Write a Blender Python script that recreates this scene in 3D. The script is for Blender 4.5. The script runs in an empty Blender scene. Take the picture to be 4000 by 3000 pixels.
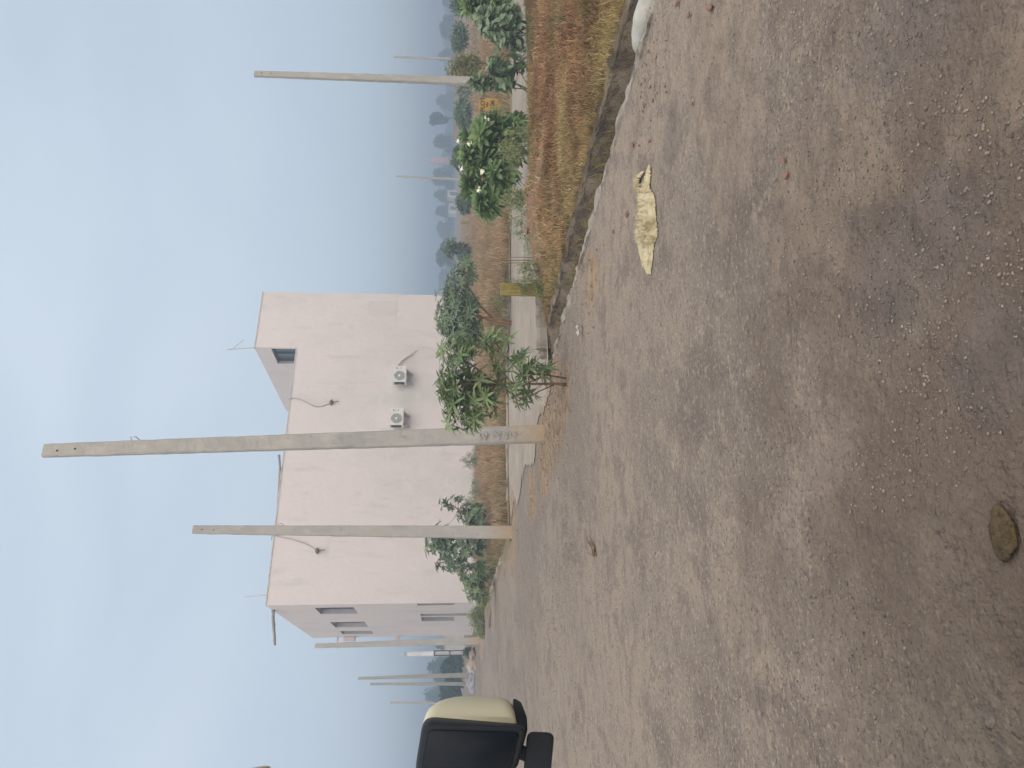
import bpy, math, random
import numpy as np
from mathutils import Vector, Matrix, noise as mnoise
random.seed(7); rng = np.random.default_rng(7)
SC = bpy.context.scene; COL = SC.collection
R_ = math.radians

# ------------------------------------------------------------------ camera
PITCH, ROLL, CAMH, FPX = R_(4.63), R_(0.5), 1.4, 3000.0
_F = Vector((0, math.cos(PITCH), -math.sin(PITCH))); _R0 = Vector((1, 0, 0)); _U0 = Vector((0, math.sin(PITCH), math.cos(PITCH)))
_R = _R0*math.cos(ROLL) + _U0*math.sin(ROLL); _U = _U0*math.cos(ROLL) - _R0*math.sin(ROLL)
CP = Vector((0, 0, CAMH))
cd = bpy.data.cameras.new('camera'); cam = bpy.data.objects.new('camera', cd); COL.objects.link(cam)
cd.sensor_width = 36; cd.lens = 27.0; cd.clip_start = 0.05; cd.clip_end = 3000
_X, _Y, _Z = -_U, _R, -_F          # the phone was held upright but the picture is stored turned a quarter
cam.matrix_world = Matrix(((_X.x,_Y.x,_Z.x,CP.x),(_X.y,_Y.y,_Z.y,CP.y),(_X.z,_Y.z,_Z.z,CP.z),(0,0,0,1)))
SC.camera = cam

# ------------------------------------------------------------------ world, sun, exposure
SUN = Vector((0.50, -0.60, 0.62)).normalized()
w = bpy.data.worlds.new('World'); SC.world = w; w.use_nodes = True
nt = w.node_tree; nt.nodes.clear()
def _n(t, typ, **k):
    n = t.nodes.new(typ)
    for a, b in k.items(): setattr(n, a, b)
    return n
sky = _n(nt, 'ShaderNodeTexSky', sky_type='NISHITA', sun_disc=False, sun_elevation=math.asin(SUN.z), sun_rotation=math.atan2(SUN.x, SUN.y), altitude=100, air_density=1.0, dust_density=2.0, ozone_density=2.0)
tc = _n(nt, 'ShaderNodeTexCoord'); mp = _n(nt, 'ShaderNodeMapping'); mp.inputs['Scale'].default_value = (1.0, 0.8, 2.2)
mp.inputs['Rotation'].default_value = (0, R_(25), 0)
nz = _n(nt, 'ShaderNodeTexNoise'); nz.inputs['Scale'].default_value = 1.9; nz.inputs['Detail'].default_value = 4; nz.inputs['Roughness'].default_value = .45; nz.inputs['Distortion'].default_value = .6
rp = _n(nt, 'ShaderNodeValToRGB'); rp.color_ramp.elements[0].position = .40; rp.color_ramp.elements[0].color = (0.80,)*3+(1,); rp.color_ramp.elements[1].position = .70; rp.color_ramp.elements[1].color = (1.0,)*3+(1,)
mx = _n(nt, 'ShaderNodeMix', data_type='RGBA'); pass
bg = _n(nt, 'ShaderNodeBackground'); bg.inputs['Strength'].default_value = 0.12
wo = _n(nt, 'ShaderNodeOutputWorld'); L = nt.links.new
L(tc.outputs['Generated'], mp.inputs['Vector']); L(mp.outputs[0], nz.inputs['Vector']); L(nz.outputs['Fac'], rp.inputs[0]); L(rp.outputs[0], mx.inputs['Factor'])
gd = _n(nt, 'ShaderNodeVectorMath', operation='DOT_PRODUCT'); gd.inputs[1].default_value = (0, -.85, .53); L(tc.outputs['Generated'], gd.inputs[0])   # cloud veil brightened behind the camera, out of view, to fill the house's side wall
gm = _n(nt, 'ShaderNodeMapRange', interpolation_type='SMOOTHSTEP'); gm.inputs[1].default_value = -.1; gm.inputs[2].default_value = 1.0; gm.inputs[3].default_value = 0.0; gm.inputs[4].default_value = 1.0; L(gd.outputs['Value'], gm.inputs[0])
vl = _n(nt, 'ShaderNodeMix', data_type='RGBA'); vl.inputs['A'].default_value = (4.6, 5.33, 6.1, 1); vl.inputs['B'].default_value = (18.5, 17.7, 16.8, 1); L(gm.outputs[0], vl.inputs['Factor']); L(vl.outputs['Result'], mx.inputs['B'])
L(sky.outputs[0], mx.inputs['A']); L(mx.outputs['Result'], bg.inputs['Color']); L(bg.outputs[0], wo.inputs['Surface'])
sl = bpy.data.lights.new('sun', 'SUN'); sl.energy = .65; sl.angle = R_(40); sl.color = (1.0, .90, .81)
so = bpy.data.objects.new('sun', sl); COL.objects.link(so); so.rotation_euler = (-SUN).to_track_quat('-Z', 'Y').to_euler(); so.location = (0, -5, 30)
SC.view_settings.view_transform = 'Standard'; SC.view_settings.look = 'None'; SC.view_settings.exposure = 0.3; SC.view_settings.gamma = 1.0

# ------------------------------------------------------------------ helpers
def ray(x, y):                      # x, y: a pixel of the photograph (4000 x 3000)
    return _F + _R*((3000-y-1500)/FPX) + _U*((2000-x)/FPX)
def G(x, y, z=0.0):
    d = ray(x, y); t = (z-CAMH)/d.z; return CP + d*t
def D(x, y, Y):
    d = ray(x, y); return CP + d*(Y/d.y)
EA = Vector((-.41, .912, 0)).normalized(); EB = Vector((EA.y, -EA.x, 0)); O0 = Vector((0, 11.2, 0))
def UV(u, v, z=0.0):                # u along the main road, v to its right (0 = road edge)
    p = O0 + EA*u + EB*v; p.z = z; return p
def uv_of(p):
    q = Vector((p[0], p[1], 0)) - O0; return q.dot(EA), q.dot(EB)
def tag(o, label=None, cat=None, group=None, kind=None):
    if label: o['label'] = label
    if cat: o['category'] = cat
    if group: o['group'] = group
    if kind: o['kind'] = kind
    return o
def empty(name, loc, label, cat, group=None):
    o = bpy.data.objects.new(name, None); COL.objects.link(o); o.location = loc; o.empty_display_size = .1
    return tag(o, label, cat, group)
def sstep(x, a, b):
    t = min(1, max(0, (x-a)/(b-a))); return t*t*(3-2*t)
def nz3(x, y, z=0, s=1.0): return mnoise.noise(Vector((x*s, y*s, z*s)))

class MB:
    def __init__(s): s.v = []; s.f = []; s.mi = []
    def add(s, vs, fs, mi=0):
        b = len(s.v); s.v.extend([tuple(p) for p in vs]); s.f.extend([tuple(i+b for i in f) for f in fs]); s.mi.extend([mi]*len(fs))
    def box(s, c, sz, rot=None, mi=0, taper=1.0):
        c = Vector(c); hx, hy, hz = sz[0]/2, sz[1]/2, sz[2]/2
        vs = []
        for z in (-1, 1):
            k = taper if z > 0 else 1
            for a, b in ((-1,-1),(1,-1),(1,1),(-1,1)):
                p = Vector((a*hx*k, b*hy*k, z*hz))
                if rot is not None: p = rot @ p
                vs.append(c+p)
        s.add(vs, [(0,3,2,1),(4,5,6,7),(0,1,5,4),(1,2,6,5),(2,3,7,6),(3,0,4,7)], mi)
    def obox(s, c, ax, ay, az, mi=0):           # half-axis vectors
        vs = [Vector(c)+a*ax+b*ay+z*az for z in (-1,1) for a,b in ((-1,-1),(1,-1),(1,1),(-1,1))]
        s.add(vs, [(0,3,2,1),(4,5,6,7),(0,1,5,4),(1,2,6,5),(2,3,7,6),(3,0,4,7)], mi)
    def tube(s, pts, rad, n=8, mi=0, cap=True):
        pts = [Vector(p) for p in pts]; m = len(pts)
        if not hasattr(rad, '__len__'): rad = [rad]*m
        rings = []; up = Vector((0.1,0.2,1)).normalized()
        for i, p in enumerate(pts):
            t = (pts[min(i+1,m-1)]-pts[max(i-1,0)])
            t = t.normalized() if t.length > 1e-9 else Vector((0,0,1))
            a = t.cross(up)
            if a.length < .05: a = t.cross(Vector((1,0,0)))
            a.normalize(); b = t.cross(a)
            rings.append([p+(a*math.cos(2*math.pi*k/n)+b*math.sin(2*math.pi*k/n))*rad[i] for k in range(n)])
        vs = [q for r in rings for q in r]; fs = []
        for i in range(m-1):
            for k in range(n):
                fs.append((i*n+k, i*n+(k+1)%n, (i+1)*n+(k+1)%n, (i+1)*n+k))
        if cap: fs.append(tuple(range(n))[::-1]); fs.append(tuple((m-1)*n+k for k in range(n)))
        s.add(vs, fs, mi)
    def loft(s, rings, mi=0, cap=True):
        n = len(rings[0]); vs = [q for r in rings for q in r]; fs = []
        for i in range(len(rings)-1):
            for k in range(n): fs.append((i*n+k, i*n+(k+1)%n, (i+1)*n+(k+1)%n, (i+1)*n+k))
        if cap: fs.append(tuple(range(n))[::-1]); fs.append(tuple((len(rings)-1)*n+k for k in range(n)))
        s.add(vs, fs, mi)
    def leaf(s, b, d, up, ln, wd, bend=.25, seg=4, fold=.15, mi=0, shape=0):
        d = d.normalized(); side = d.cross(up)
        if side.length < 1e-4: side = d.cross(Vector((1,0,0)))
        side.normalize(); nrm = side.cross(d)
        vs = []; fs = []
        for i in range(seg+1):
            t = i/seg
            if shape == 0: ww = math.sin(math.pi*min(1, t**.8))**.8 if 0 < t < 1 else 0
            elif shape == 1: ww = (math.sin(math.pi*t**1.5))**.7 if 0 < t < 1 else 0      # wide near tip
            else: ww = math.sin(math.pi*t**.75)**.55 if 0 < t < 1 else 0                   # broad oval
            ww = max(ww, .06)*wd/2
            c = b + d*(ln*t) - nrm*(bend*ln*t*t)
            vs += [c - side*ww + nrm*(fold*ww*2), c, c + side*ww + nrm*(fold*ww*2)]
        for i in range(seg):
            a = i*3; fs += [(a,a+1,a+4,a+3),(a+1,a+2,a+5,a+4)]
        s.add(vs, fs, mi)
    def build(s, name, mats, parent=None, smooth=False):
        me = bpy.data.meshes.new(name)
        org = Vector((0,0,0))
        if parent is not None: org = parent.location
        elif s.v:
            a = np.array(s.v); org = Vector(((a[:,0].min()+a[:,0].max())/2, (a[:,1].min()+a[:,1].max())/2, a[:,2].min()))
        base = org
        me.from_pydata([(p[0]-base[0], p[1]-base[1], p[2]-base[2]) for p in s.v], [], s.f)
        if not isinstance(mats, (list, tuple)): mats = [mats]
        for m in mats: me.materials.append(m)
        if len(mats) > 1: me.polygons.foreach_set('material_index', s.mi)
        if smooth: me.polygons.foreach_set('use_smooth', [True]*len(s.f))
        me.update()
        o = bpy.data.objects.new(name, me); COL.objects.link(o)
        if parent is not None: o.parent = parent
        else: o.location = base
        return o
def subpart(o, p, thing):            # re-parent o (built under thing) to the part p
    o.parent = p; return o

def lin(c):
    return tuple((x/12.92 if x <= .04045 else ((x+.055)/1.055)**2.4) for x in c)
def mat(name, c1, c2=None, scale=3.0, rough=.85, bump=0.0, bscale=None, c3=None, detail=6, metal=0.0, island=False, trans=0.0, spec=.3, stretch=None, p=(.35,.65), coords='Object'):
    m = bpy.data.materials.new(name); m.use_nodes = True; t = m.node_tree; b = t.nodes['Principled BSDF']
    b.inputs['Roughness'].default_value = rough; b.inputs['Metallic'].default_value = metal; b.inputs['Specular IOR Level'].default_value = spec
    if c2 is None: c2 = tuple(x*.88 for x in c1)
    tcn = _n(t, 'ShaderNodeTexCoord'); vec = tcn.outputs[coords]
    if stretch:
        mpn = _n(t, 'ShaderNodeMapping'); mpn.inputs['Scale'].default_value = stretch; t.links.new(vec, mpn.inputs[0]); vec = mpn.outputs[0]
    n = _n(t, 'ShaderNodeTexNoise'); n.inputs['Scale'].default_value = scale; n.inputs['Detail'].default_value = detail; n.inputs['Roughness'].default_value = .6
    t.links.new(vec, n.inputs['Vector'])
    r = _n(t, 'ShaderNodeValToRGB'); e = r.color_ramp.elements; e[0].position, e[1].position = p
    e[0].color = c1+(1,); e[1].color = c2+(1,)
    if c3: q = e.new((p[0]+p[1])/2); q.color = c3+(1,)
    if island:
        g = _n(t, 'ShaderNodeNewGeometry'); a = _n(t, 'ShaderNodeMath', operation='MULTIPLY_ADD'); a.inputs[1].default_value = .35; 
        t.links.new(g.outputs['Random Per Island'], a.inputs[0])
        s2 = _n(t, 'ShaderNodeMath', operation='SUBTRACT'); s2.inputs[1].default_value = .175; t.links.new(n.outputs['Fac'], s2.inputs[0]); t.links.new(s2.outputs[0], a.inputs[2]); t.links.new(a.outputs[0], r.inputs[0])
    else: t.links.new(n.outputs['Fac'], r.inputs[0])
    t.links.new(r.outputs[0], b.inputs['Base Color'])
    if bump:
        n2 = _n(t, 'ShaderNodeTexNoise'); n2.inputs['Scale'].default_value = bscale or scale*6; n2.inputs['Detail'].default_value = 8; t.links.new(vec, n2.inputs['Vector'])
        bp = _n(t, 'ShaderNodeBump'); bp.inputs['Strength'].default_value = min(1, bump*4); bp.inputs['Distance'].default_value = bump*.1; t.links.new(n2.outputs['Fac'], bp.inputs['Height']); t.links.new(bp.outputs[0], b.inputs['Normal'])
    if trans:
        tr = _n(t, 'ShaderNodeBsdfTranslucent'); ms = _n(t, 'ShaderNodeMixShader'); ms.inputs[0].default_value = trans
        t.links.new(r.outputs[0], tr.inputs[0]); t.links.new(b.outputs[0], ms.inputs[1]); t.links.new(tr.outputs[0], ms.inputs[2]); t.links.new(ms.outputs[0], t.nodes['Material Output'].inputs['Surface'])
    return m

def surface(name, layers, rough=.95, bumps=(), wpos=True, spec=.2):
    """layers: list of (colour, noise scale, lo, hi, detail, stretch, voronoi?) mixed one over another in world metres"""
    m = bpy.data.materials.new(name); m.use_nodes = True; t = m.node_tree; b = t.nodes['Principled BSDF']; b.inputs['Roughness'].default_value = rough; b.inputs['Specular IOR Level'].default_value = spec
    g = _n(t, 'ShaderNodeNewGeometry'); pos = g.outputs['Position']; cur = None
    for i, ly in enumerate(layers):
        col = ly[0] if isinstance(ly[0], tuple) else ly
        if i == 0:
            rgb = _n(t, 'ShaderNodeRGB'); rgb.outputs[0].default_value = col+(1,); cur = rgb.outputs[0]; continue
        _, sc, lo, hi, det, st, typ = ly[:7]
        mpn = _n(t, 'ShaderNodeMapping'); mpn.inputs['Scale'].default_value = st; mpn.inputs['Rotation'].default_value = (0,0,R_(-24.2)); mpn.inputs['Location'].default_value = (i*3.1, i*1.7, 0); t.links.new(pos, mpn.inputs[0])
        if typ == 'n':
            n = _n(t, 'ShaderNodeTexNoise'); n.inputs['Scale'].default_value = sc; n.inputs['Detail'].default_value = det; n.inputs['Roughness'].default_value = .62; o = n.outputs['Fac']
        else:
            n = _n(t, 'ShaderNodeTexVoronoi'); n.inputs['Scale'].default_value = sc; o = n.outputs['Distance']
        t.links.new(mpn.outputs[0], n.inputs['Vector'])
        mr = _n(t, 'ShaderNodeMapRange', interpolation_type='SMOOTHSTEP'); mr.inputs[1].default_value = lo; mr.inputs[2].default_value = hi
        if len(ly) > 7: mr.inputs[4].default_value = ly[7]
        t.links.new(o, mr.inputs[0])
        mxx = _n(t, 'ShaderNodeMix', data_type='RGBA'); t.links.new(mr.outputs[0], mxx.inputs['Factor']); t.links.new(cur, mxx.inputs['A']); mxx.inputs['B'].default_value = col+(1,); cur = mxx.outputs['Result']
    t.links.new(cur, b.inputs['Base Color'])
    prev = None
    for sc, dist in bumps:
        n = _n(t, 'ShaderNodeTexNoise'); n.inputs['Scale'].default_value = sc; n.inputs['Detail'].default_value = 6; t.links.new(pos, n.inputs['Vector'])
        bp = _n(t, 'ShaderNodeBump'); bp.inputs['Strength'].default_value = 1; bp.inputs['Distance'].default_value = dist; t.links.new(n.outputs['Fac'], bp.inputs['Height'])
        if prev: t.links.new(prev.outputs[0], bp.inputs['Normal'])
        prev = bp
    if prev: t.links.new(prev.outputs[0], b.inputs['Normal'])
    return m

def leafmat(name, c1, c2, trans=.35, rough=.5, scale=3): return mat(name, c1, c2, scale=scale, rough=rough, island=True, trans=trans, spec=.35, p=(.25,.75))

ONE = (1,1,1)
M_road = surface('road_dusty_asphalt', [
    (.262,.212,.165), ((.215,.178,.145), .45, .44, .64, 6, (1,.55,1), 'n', .8), ((.30,.240,.180), .8, .50, .66, 9, (1.2,.5,1), 'n', .6),
    ((.150,.125,.110), .33, .50, .545, 11, (1,.55,1), 'n', .42), ((.30,.24,.18), .62, .56, .61, 11, (1,.45,1), 'n', .45), ((.150,.118,.100), 1.7, .53, .62, 9, (1,.7,1), 'n', .65), ((.175,.140,.115), 5, .50, .60, 9, ONE, 'n', .6), ((.32,.255,.19), 9, .54, .64, 9, ONE, 'n', .55), ((.38,.30,.23), 34, .55, .64, 5, ONE, 'n', .7), ((.08,.064,.053), 46, .56, .65, 5, ONE, 'n', .7), ((.11,.088,.072), 13, .59, .70, 7, ONE, 'n', .6)],
    bumps=((4,.05),(18,.03),(70,.012)))
_t = M_road.node_tree; _b = _t.nodes['Principled BSDF']; _src = _b.inputs['Base Color'].links[0].from_socket     # darker brown towards a point near the camera, edge broken by noise
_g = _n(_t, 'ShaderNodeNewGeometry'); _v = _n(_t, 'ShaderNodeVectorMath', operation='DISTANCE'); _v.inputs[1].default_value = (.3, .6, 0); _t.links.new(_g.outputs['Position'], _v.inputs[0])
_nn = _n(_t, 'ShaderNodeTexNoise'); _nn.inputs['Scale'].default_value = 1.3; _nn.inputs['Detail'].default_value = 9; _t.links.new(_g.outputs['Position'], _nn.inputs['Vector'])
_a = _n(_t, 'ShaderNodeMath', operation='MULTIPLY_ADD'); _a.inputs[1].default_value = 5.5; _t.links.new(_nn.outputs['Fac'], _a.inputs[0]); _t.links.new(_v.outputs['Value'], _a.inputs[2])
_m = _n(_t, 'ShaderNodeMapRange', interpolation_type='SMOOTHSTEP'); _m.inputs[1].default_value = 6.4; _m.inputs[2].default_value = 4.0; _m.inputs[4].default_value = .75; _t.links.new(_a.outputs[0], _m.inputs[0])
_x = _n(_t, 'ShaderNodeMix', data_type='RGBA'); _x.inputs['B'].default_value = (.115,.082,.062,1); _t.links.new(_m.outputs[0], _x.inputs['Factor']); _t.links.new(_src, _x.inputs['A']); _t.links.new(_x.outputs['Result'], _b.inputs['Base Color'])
M_side = surface('side_road_concrete', [
    (.28,.235,.19), ((.34,.29,.24), 1.2, .45, .62, 5, (1,.4,1), 'n', .8), ((.17,.145,.125), 2.0, .55, .68, 8, (.4,1.6,1), 'n', .8), ((.10,.09,.08), 14, .62, .70, 5, (.5,1.4,1), 'n', .8), ((.27,.19,.13), .7, .56, .72, 5, ONE, 'n', .7)],
    bumps=((6,.02),(40,.006)))
M_soil = surface('reddish_soil', [
    (.20,.115,.062), ((.27,.16,.085), 1.4, .42, .62, 7, ONE, 'n', .8), ((.12,.07,.04), 6, .48, .60, 8, ONE, 'n', .8), ((.20,.15,.07), 1.1, .50, .64, 7, ONE, 'n', .7), ((.38,.27,.17), 22, .56, .66, 6, ONE, 'n', .7), ((.07,.045,.03), 30, .56, .64, 6, ONE, 'n', .7)],
    bumps=((5,.06),(22,.04)))
M_sand = surface('sandy_soil', [
    (.29,.215,.15), ((.35,.255,.165), 1.6, .42, .62, 8, ONE, 'n', .9), ((.235,.18,.135), 3.0, .48, .58, 10, ONE, 'n', .85), ((.27,.16,.10), 2.2, .56, .66, 8, ONE, 'n', .6), ((.12,.09,.07), 22, .56, .66, 6, ONE, 'n', .7), ((.42,.35,.27), 30, .60, .68, 5, ONE, 'n', .6)],
    bumps=((6,.05),(28,.03)))
M_field = surface('dry_field', [
    (.22,.15,.085), ((.17,.155,.08), .35, .45, .60, 5, ONE, 'n', .9), ((.27,.19,.11), .9, .5, .66, 5, ONE, 'n', .8), ((.13,.12,.07), 2.5, .54, .68, 5, ONE, 'n', .7)],
    bumps=((3,.06),(14,.03)))
M_dirtwall = surface('drain_concrete', [
    (.15,.115,.08), ((.24,.19,.14), 1.6, .48, .60, 8, ONE, 'n', .9), ((.07,.053,.04), 2.4, .50, .60, 8, ONE, 'n', .85), ((.16,.13,.05), 5, .52, .64, 8, ONE, 'n', .6)], bumps=((8,.06),(35,.03)))
M_lip = surface('pale_worn_concrete', [
    (.29,.255,.215), ((.20,.165,.13), 2.5, .46, .60, 6, ONE, 'n', .9), ((.12,.10,.085), 9, .56, .66, 5, ONE, 'n', .8)], bumps=((10,.02),(60,.005)))

def add_spots(m, spots, col, amp=1.6, sc=1.5, fac=.85):
    t = m.node_tree; b = t.nodes['Principled BSDF']; src = b.inputs['Base Color'].links[0].from_socket; g = _n(t, 'ShaderNodeNewGeometry'); cur = None
    for (x, y, r) in spots:
        v = _n(t, 'ShaderNodeVectorMath', operation='DISTANCE'); v.inputs[1].default_value = (x, y, 0); t.links.new(g.outputs['Position'], v.inputs[0])
        q = _n(t, 'ShaderNodeMath', operation='DIVIDE'); q.inputs[1].default_value = r; t.links.new(v.outputs['Value'], q.inputs[0])
        if cur is None: cur = q.outputs[0]
        else:
            mn = _n(t, 'ShaderNodeMath', operation='MINIMUM'); t.links.new(cur, mn.inputs[0]); t.links.new(q.outputs[0], mn.inputs[1]); cur = mn.outputs[0]
    n = _n(t, 'ShaderNodeTexNoise'); n.inputs['Scale'].default_value = sc; n.inputs['Detail'].default_value = 10; n.inputs['Roughness'].default_value = .65; t.links.new(g.outputs['Position'], n.inputs['Vector'])
    a = _n(t, 'ShaderNodeMath', operation='MULTIPLY_ADD'); a.inputs[1].default_value = amp; t.links.new(n.outputs['Fac'], a.inputs[0]); t.links.new(cur, a.inputs[2])
    r_ = _n(t, 'ShaderNodeMapRange', interpolation_type='SMOOTHSTEP'); r_.inputs[1].default_value = 1.05+amp*.5; r_.inputs[2].default_value = .55+amp*.5; r_.inputs[4].default_value = fac; t.links.new(a.outputs[0], r_.inputs[0])
    n2 = _n(t, 'ShaderNodeTexNoise'); n2.inputs['Scale'].default_value = 6; n2.inputs['Detail'].default_value = 9; t.links.new(g.outputs['Position'], n2.inputs['Vector'])
    rr = _n(t, 'ShaderNodeValToRGB'); e = rr.color_ramp.elements; e[0].position = .35; e[0].color = tuple(c*.55 for c in col)+(1,); e[1].position = .6; e[1].color = col+(1,); t.links.new(n2.outputs['Fac'], rr.inputs[0])
    x = _n(t, 'ShaderNodeMix', data_type='RGBA'); t.links.new(r_.outputs[0], x.inputs['Factor']); t.links.new(src, x.inputs['A']); t.links.new(rr.outputs[0], x.inputs['B']); t.links.new(x.outputs['Result'], b.inputs['Base Color'])
SPOTS = [(-.05,9.3,.55), (-.35,9.9,.75), (-.75,10.7,.75), (-1.1,11.4,.8), (.15,10.3,.6), (-1.9,12.9,.7), (-3.2,16.9,1.1), (-3.9,18.4,.7), (1.05,7.6,.4)]
def _sp(L_): return [(G(x, y).x, G(x, y).y, r) for x, y, r in L_]
add_spots(M_road, _sp([(3150,760,.40),(3280,520,.30),(3420,700,.2),(3900,330,.2),(2790,230,.6),(2870,520,.5)]), (.285,.22,.16), amp=3.2, sc=2.4, fac=.5)
add_spots(M_road, _sp([(3560,110,.22),(3440,230,.14),(3720,930,.25),(3480,1080,.28),(3900,1350,.2),(2620,560,.25)]), (.165,.135,.12), amp=3.4, sc=2.8, fac=.5)
for _mm in (M_road, M_side): add_spots(_mm, SPOTS, (.34,.235,.14))
def sheet(name, m, us, vs, zf, kind='structure', pf=UV):
    me = bpy.data.meshes.new(name); nu, nv = len(us), len(vs)
    co = [tuple(zf(u, v)) for u in us for v in vs]
    fs = [(i*nv+j, i*nv+j+1, (i+1)*nv+j+1, (i+1)*nv+j) for i in range(nu-1) for j in range(nv-1)]
    me.from_pydata(co, [], fs); me.materials.append(m); me.polygons.foreach_set('use_smooth', [True]*len(fs)); me.update()
    # make faces point up
    o = bpy.data.objects.new(name, me); COL.objects.link(o)
    if me.polygons[0].normal.z < 0: me.flip_normals()
    o['kind'] = kind; return o
def span(a, b, n): return [a+(b-a)*i/(n-1) for i in range(n)]
def geo(a, b, first, k=1.18):
    out = [a]; d = first
    while out[-1]+d < b: out.append(out[-1]+d); d *= k
    out.append(b); return out

# ------------------------------------------------------------------ ground, roads, drain
UEND = -.55                              # the near edge of the side road
def road_z(u, v): return .012*nz3(u, v, 0, .7) if u < 60 else 0
def ufar(v): return 6.9 - 3.7*sstep(v, -.3, 10) + .25*nz3(v, 3, 0, .9)
def road_pt(u, v):
    e = 0 if v < -.05 else .05*nz3(u, 7, 0, 1.3)+.025*nz3(u, 1, 0, 5)
    return UV(u, v+e, road_z(u, v))
rus = sorted(set([-30]+span(-16, 8, 161)+geo(8.2, 600, .4)))
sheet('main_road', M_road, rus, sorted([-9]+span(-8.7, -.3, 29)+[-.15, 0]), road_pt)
sheet('roadside_ground', M_sand, [-60, -30]+span(-28, 60, 30)+[120, 300, 600], [-600, -200, -60, -30, -20, -14, -10, -9], lambda u, v: UV(u, v, -.012 if v > -9.5 else .05*nz3(u, v, 0, .2)))

# side road (concrete, dusty) runs off to the right
def side_pt(s, v):
    u = UEND + (ufar(v)+.3-UEND)*s
    if v < 0: v = -.35+.5*nz3(u, 4, 0, .9)+.2*nz3(u, 4, 0, 4)
    return UV(u, v, .012 + (.03*nz3(u, v, 2, .5) if v > 0 else road_z(u, v)))
sheet('side_road', M_side, span(0, 1, 70), [-.02, .15]+span(.5, 24, 60)+geo(24.5, 600, .6), side_pt)

def mound(p, cx, cy, r, h):
    d2 = ((p.x-cx)**2+(p.y-cy)**2)/r**2; return h*math.exp(-d2)
def verge_z(p):
    u, v = uv_of(p)
    z = .07*sstep(v, .55, 2.0) + .03*nz3(p.x, p.y, 1, 1.1) + .015*nz3(p.x, p.y, 1, 4)
    z += mound(p, 2.25, 11.35, .8, .17) + mound(p, 2.9, 10.8, .7, .08) + mound(p, 4.2, 12.0, .8, .05)
    z -= .05*sstep(u, UEND-.5, UEND)
    return z + .03
def verge_pt(u, v):
    p = UV(u + (.12*nz3(v, 5, 0, 1.4) if u > UEND-.3 else 0), v + (.05*nz3(u, 2, 0, 2) if v < .6 else 0)); p.z = verge_z(p); return p
sheet('grass_verge', M_soil, [-60, -30]+span(-16, UEND+.1, 120), [.56, .62]+span(.7, 14, 90)+[18, 25, 60, 200, 600], verge_pt)

# open drain between the road and the verge
def drain_pt(u, v):
    z = {0: -.02, 1: -.24, 2: -.28, 3: -.26, 4: -.20, 5: .02, 6: .045}[v]
    vv = {0: -.04, 1: .02, 2: .16, 3: .36, 4: .50, 5: .54, 6: .64}[v]
    k = 1-sstep(u, -1.1, -.35)
    n = .04*nz3(u, v, 4, 2.2)+.03*nz3(u, v, 1, 6)
    return UV(u, vv + (n if v else 0)*.7, z*k + (n if 0 < v < 6 else 0)*k)
sheet('drain', M_dirtwall, span(-16, -.3, 260), list(range(7)), drain_pt)
def rough_kerb(name, m, pts, wd, ht, amp, label, cat, group=None, seed=0):
    """a cast concrete edge that follows pts, with worn corners"""
    b = MB(); rings = []; n = len(pts)
    for i, p in enumerate(pts):
        p = Vector(p); t = (Vector(pts[min(i+1, n-1)])-Vector(pts[max(i-1, 0)])).normalized(); s = Vector((t.y, -t.x, 0))
        k = lambda a: amp*(nz3(p.x+seed, p.y, a*9.1, 3)+.6*nz3(p.x, p.y+seed, a*5.3, 9))
        rings.append([p - s*(wd/2+k(1)) + Vector((0,0,-.12)), p - s*(wd/2+k(2)) + Vector((0,0,ht*.7+k(3))), p - s*(wd/3+k(4)) + Vector((0,0,ht+k(5))), p + s*(wd/3+k(6)) + Vector((0,0,ht+k(7))), p + s*(wd/2+k(8)) + Vector((0,0,ht*.7+k(9))), p + s*(wd/2+k(10)) + Vector((0,0,-.12))])
    b.loft(rings); o = b.build(name, m, smooth=False); return tag(o, label, cat, group)
rough_kerb('road_edge_kerb', M_lip, [UV(u, .0+.05*nz3(u, 7, 0, 1.3), -.015) for u in span(-16, -.9, 420)], .10, .022, .040, 'thin pale worn concrete edging along the main road beside the open drain', 'kerb')
rough_kerb('drain_wall', M_dirtwall, [UV(u, .60+.05*nz3(u, 2, 0, 2), -.02) for u in span(-16, -.9, 240)], .13, .07, .03, 'crumbling brown concrete wall on the grass side of the open drain', 'drain wall')
for k, (uu, v0, v1, lab) in enumerate([(-.62, .35, 2.15, 'low pale concrete drain wall nearest the verge beside the yellow marker post'), (-.20, .25, 2.3, 'low pale concrete drain wall along the side road edge left of the yellow marker post')]):
    rough_kerb('low_drain_wall', M_lip, [UV(uu-.18*(1-(v-v0)/(v1-v0))*(1 if k else -1), v, .0) for v in span(v0, v1, 40)], .10, .16-.04*k, .010, lab, 'kerb', 'low concrete drain walls', seed=k*20)

rough_kerb('broken_kerb', M_lip, [UV(ufar(v)+.12, v, .01) for v in span(.2, 3.6, 60)], .10, .06, .03, 'broken pale kerb along the far side of the side road left of the dense tree', 'kerb', seed=40)
rough_kerb('broken_kerb', M_lip, [UV(u, -.62+.06*nz3(u, 2, 0, 1), .0) for u in span(9.5, 16, 80)], .12, .07, .035, 'broken pale kerb between the second and third poles', 'kerb', seed=60)
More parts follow.
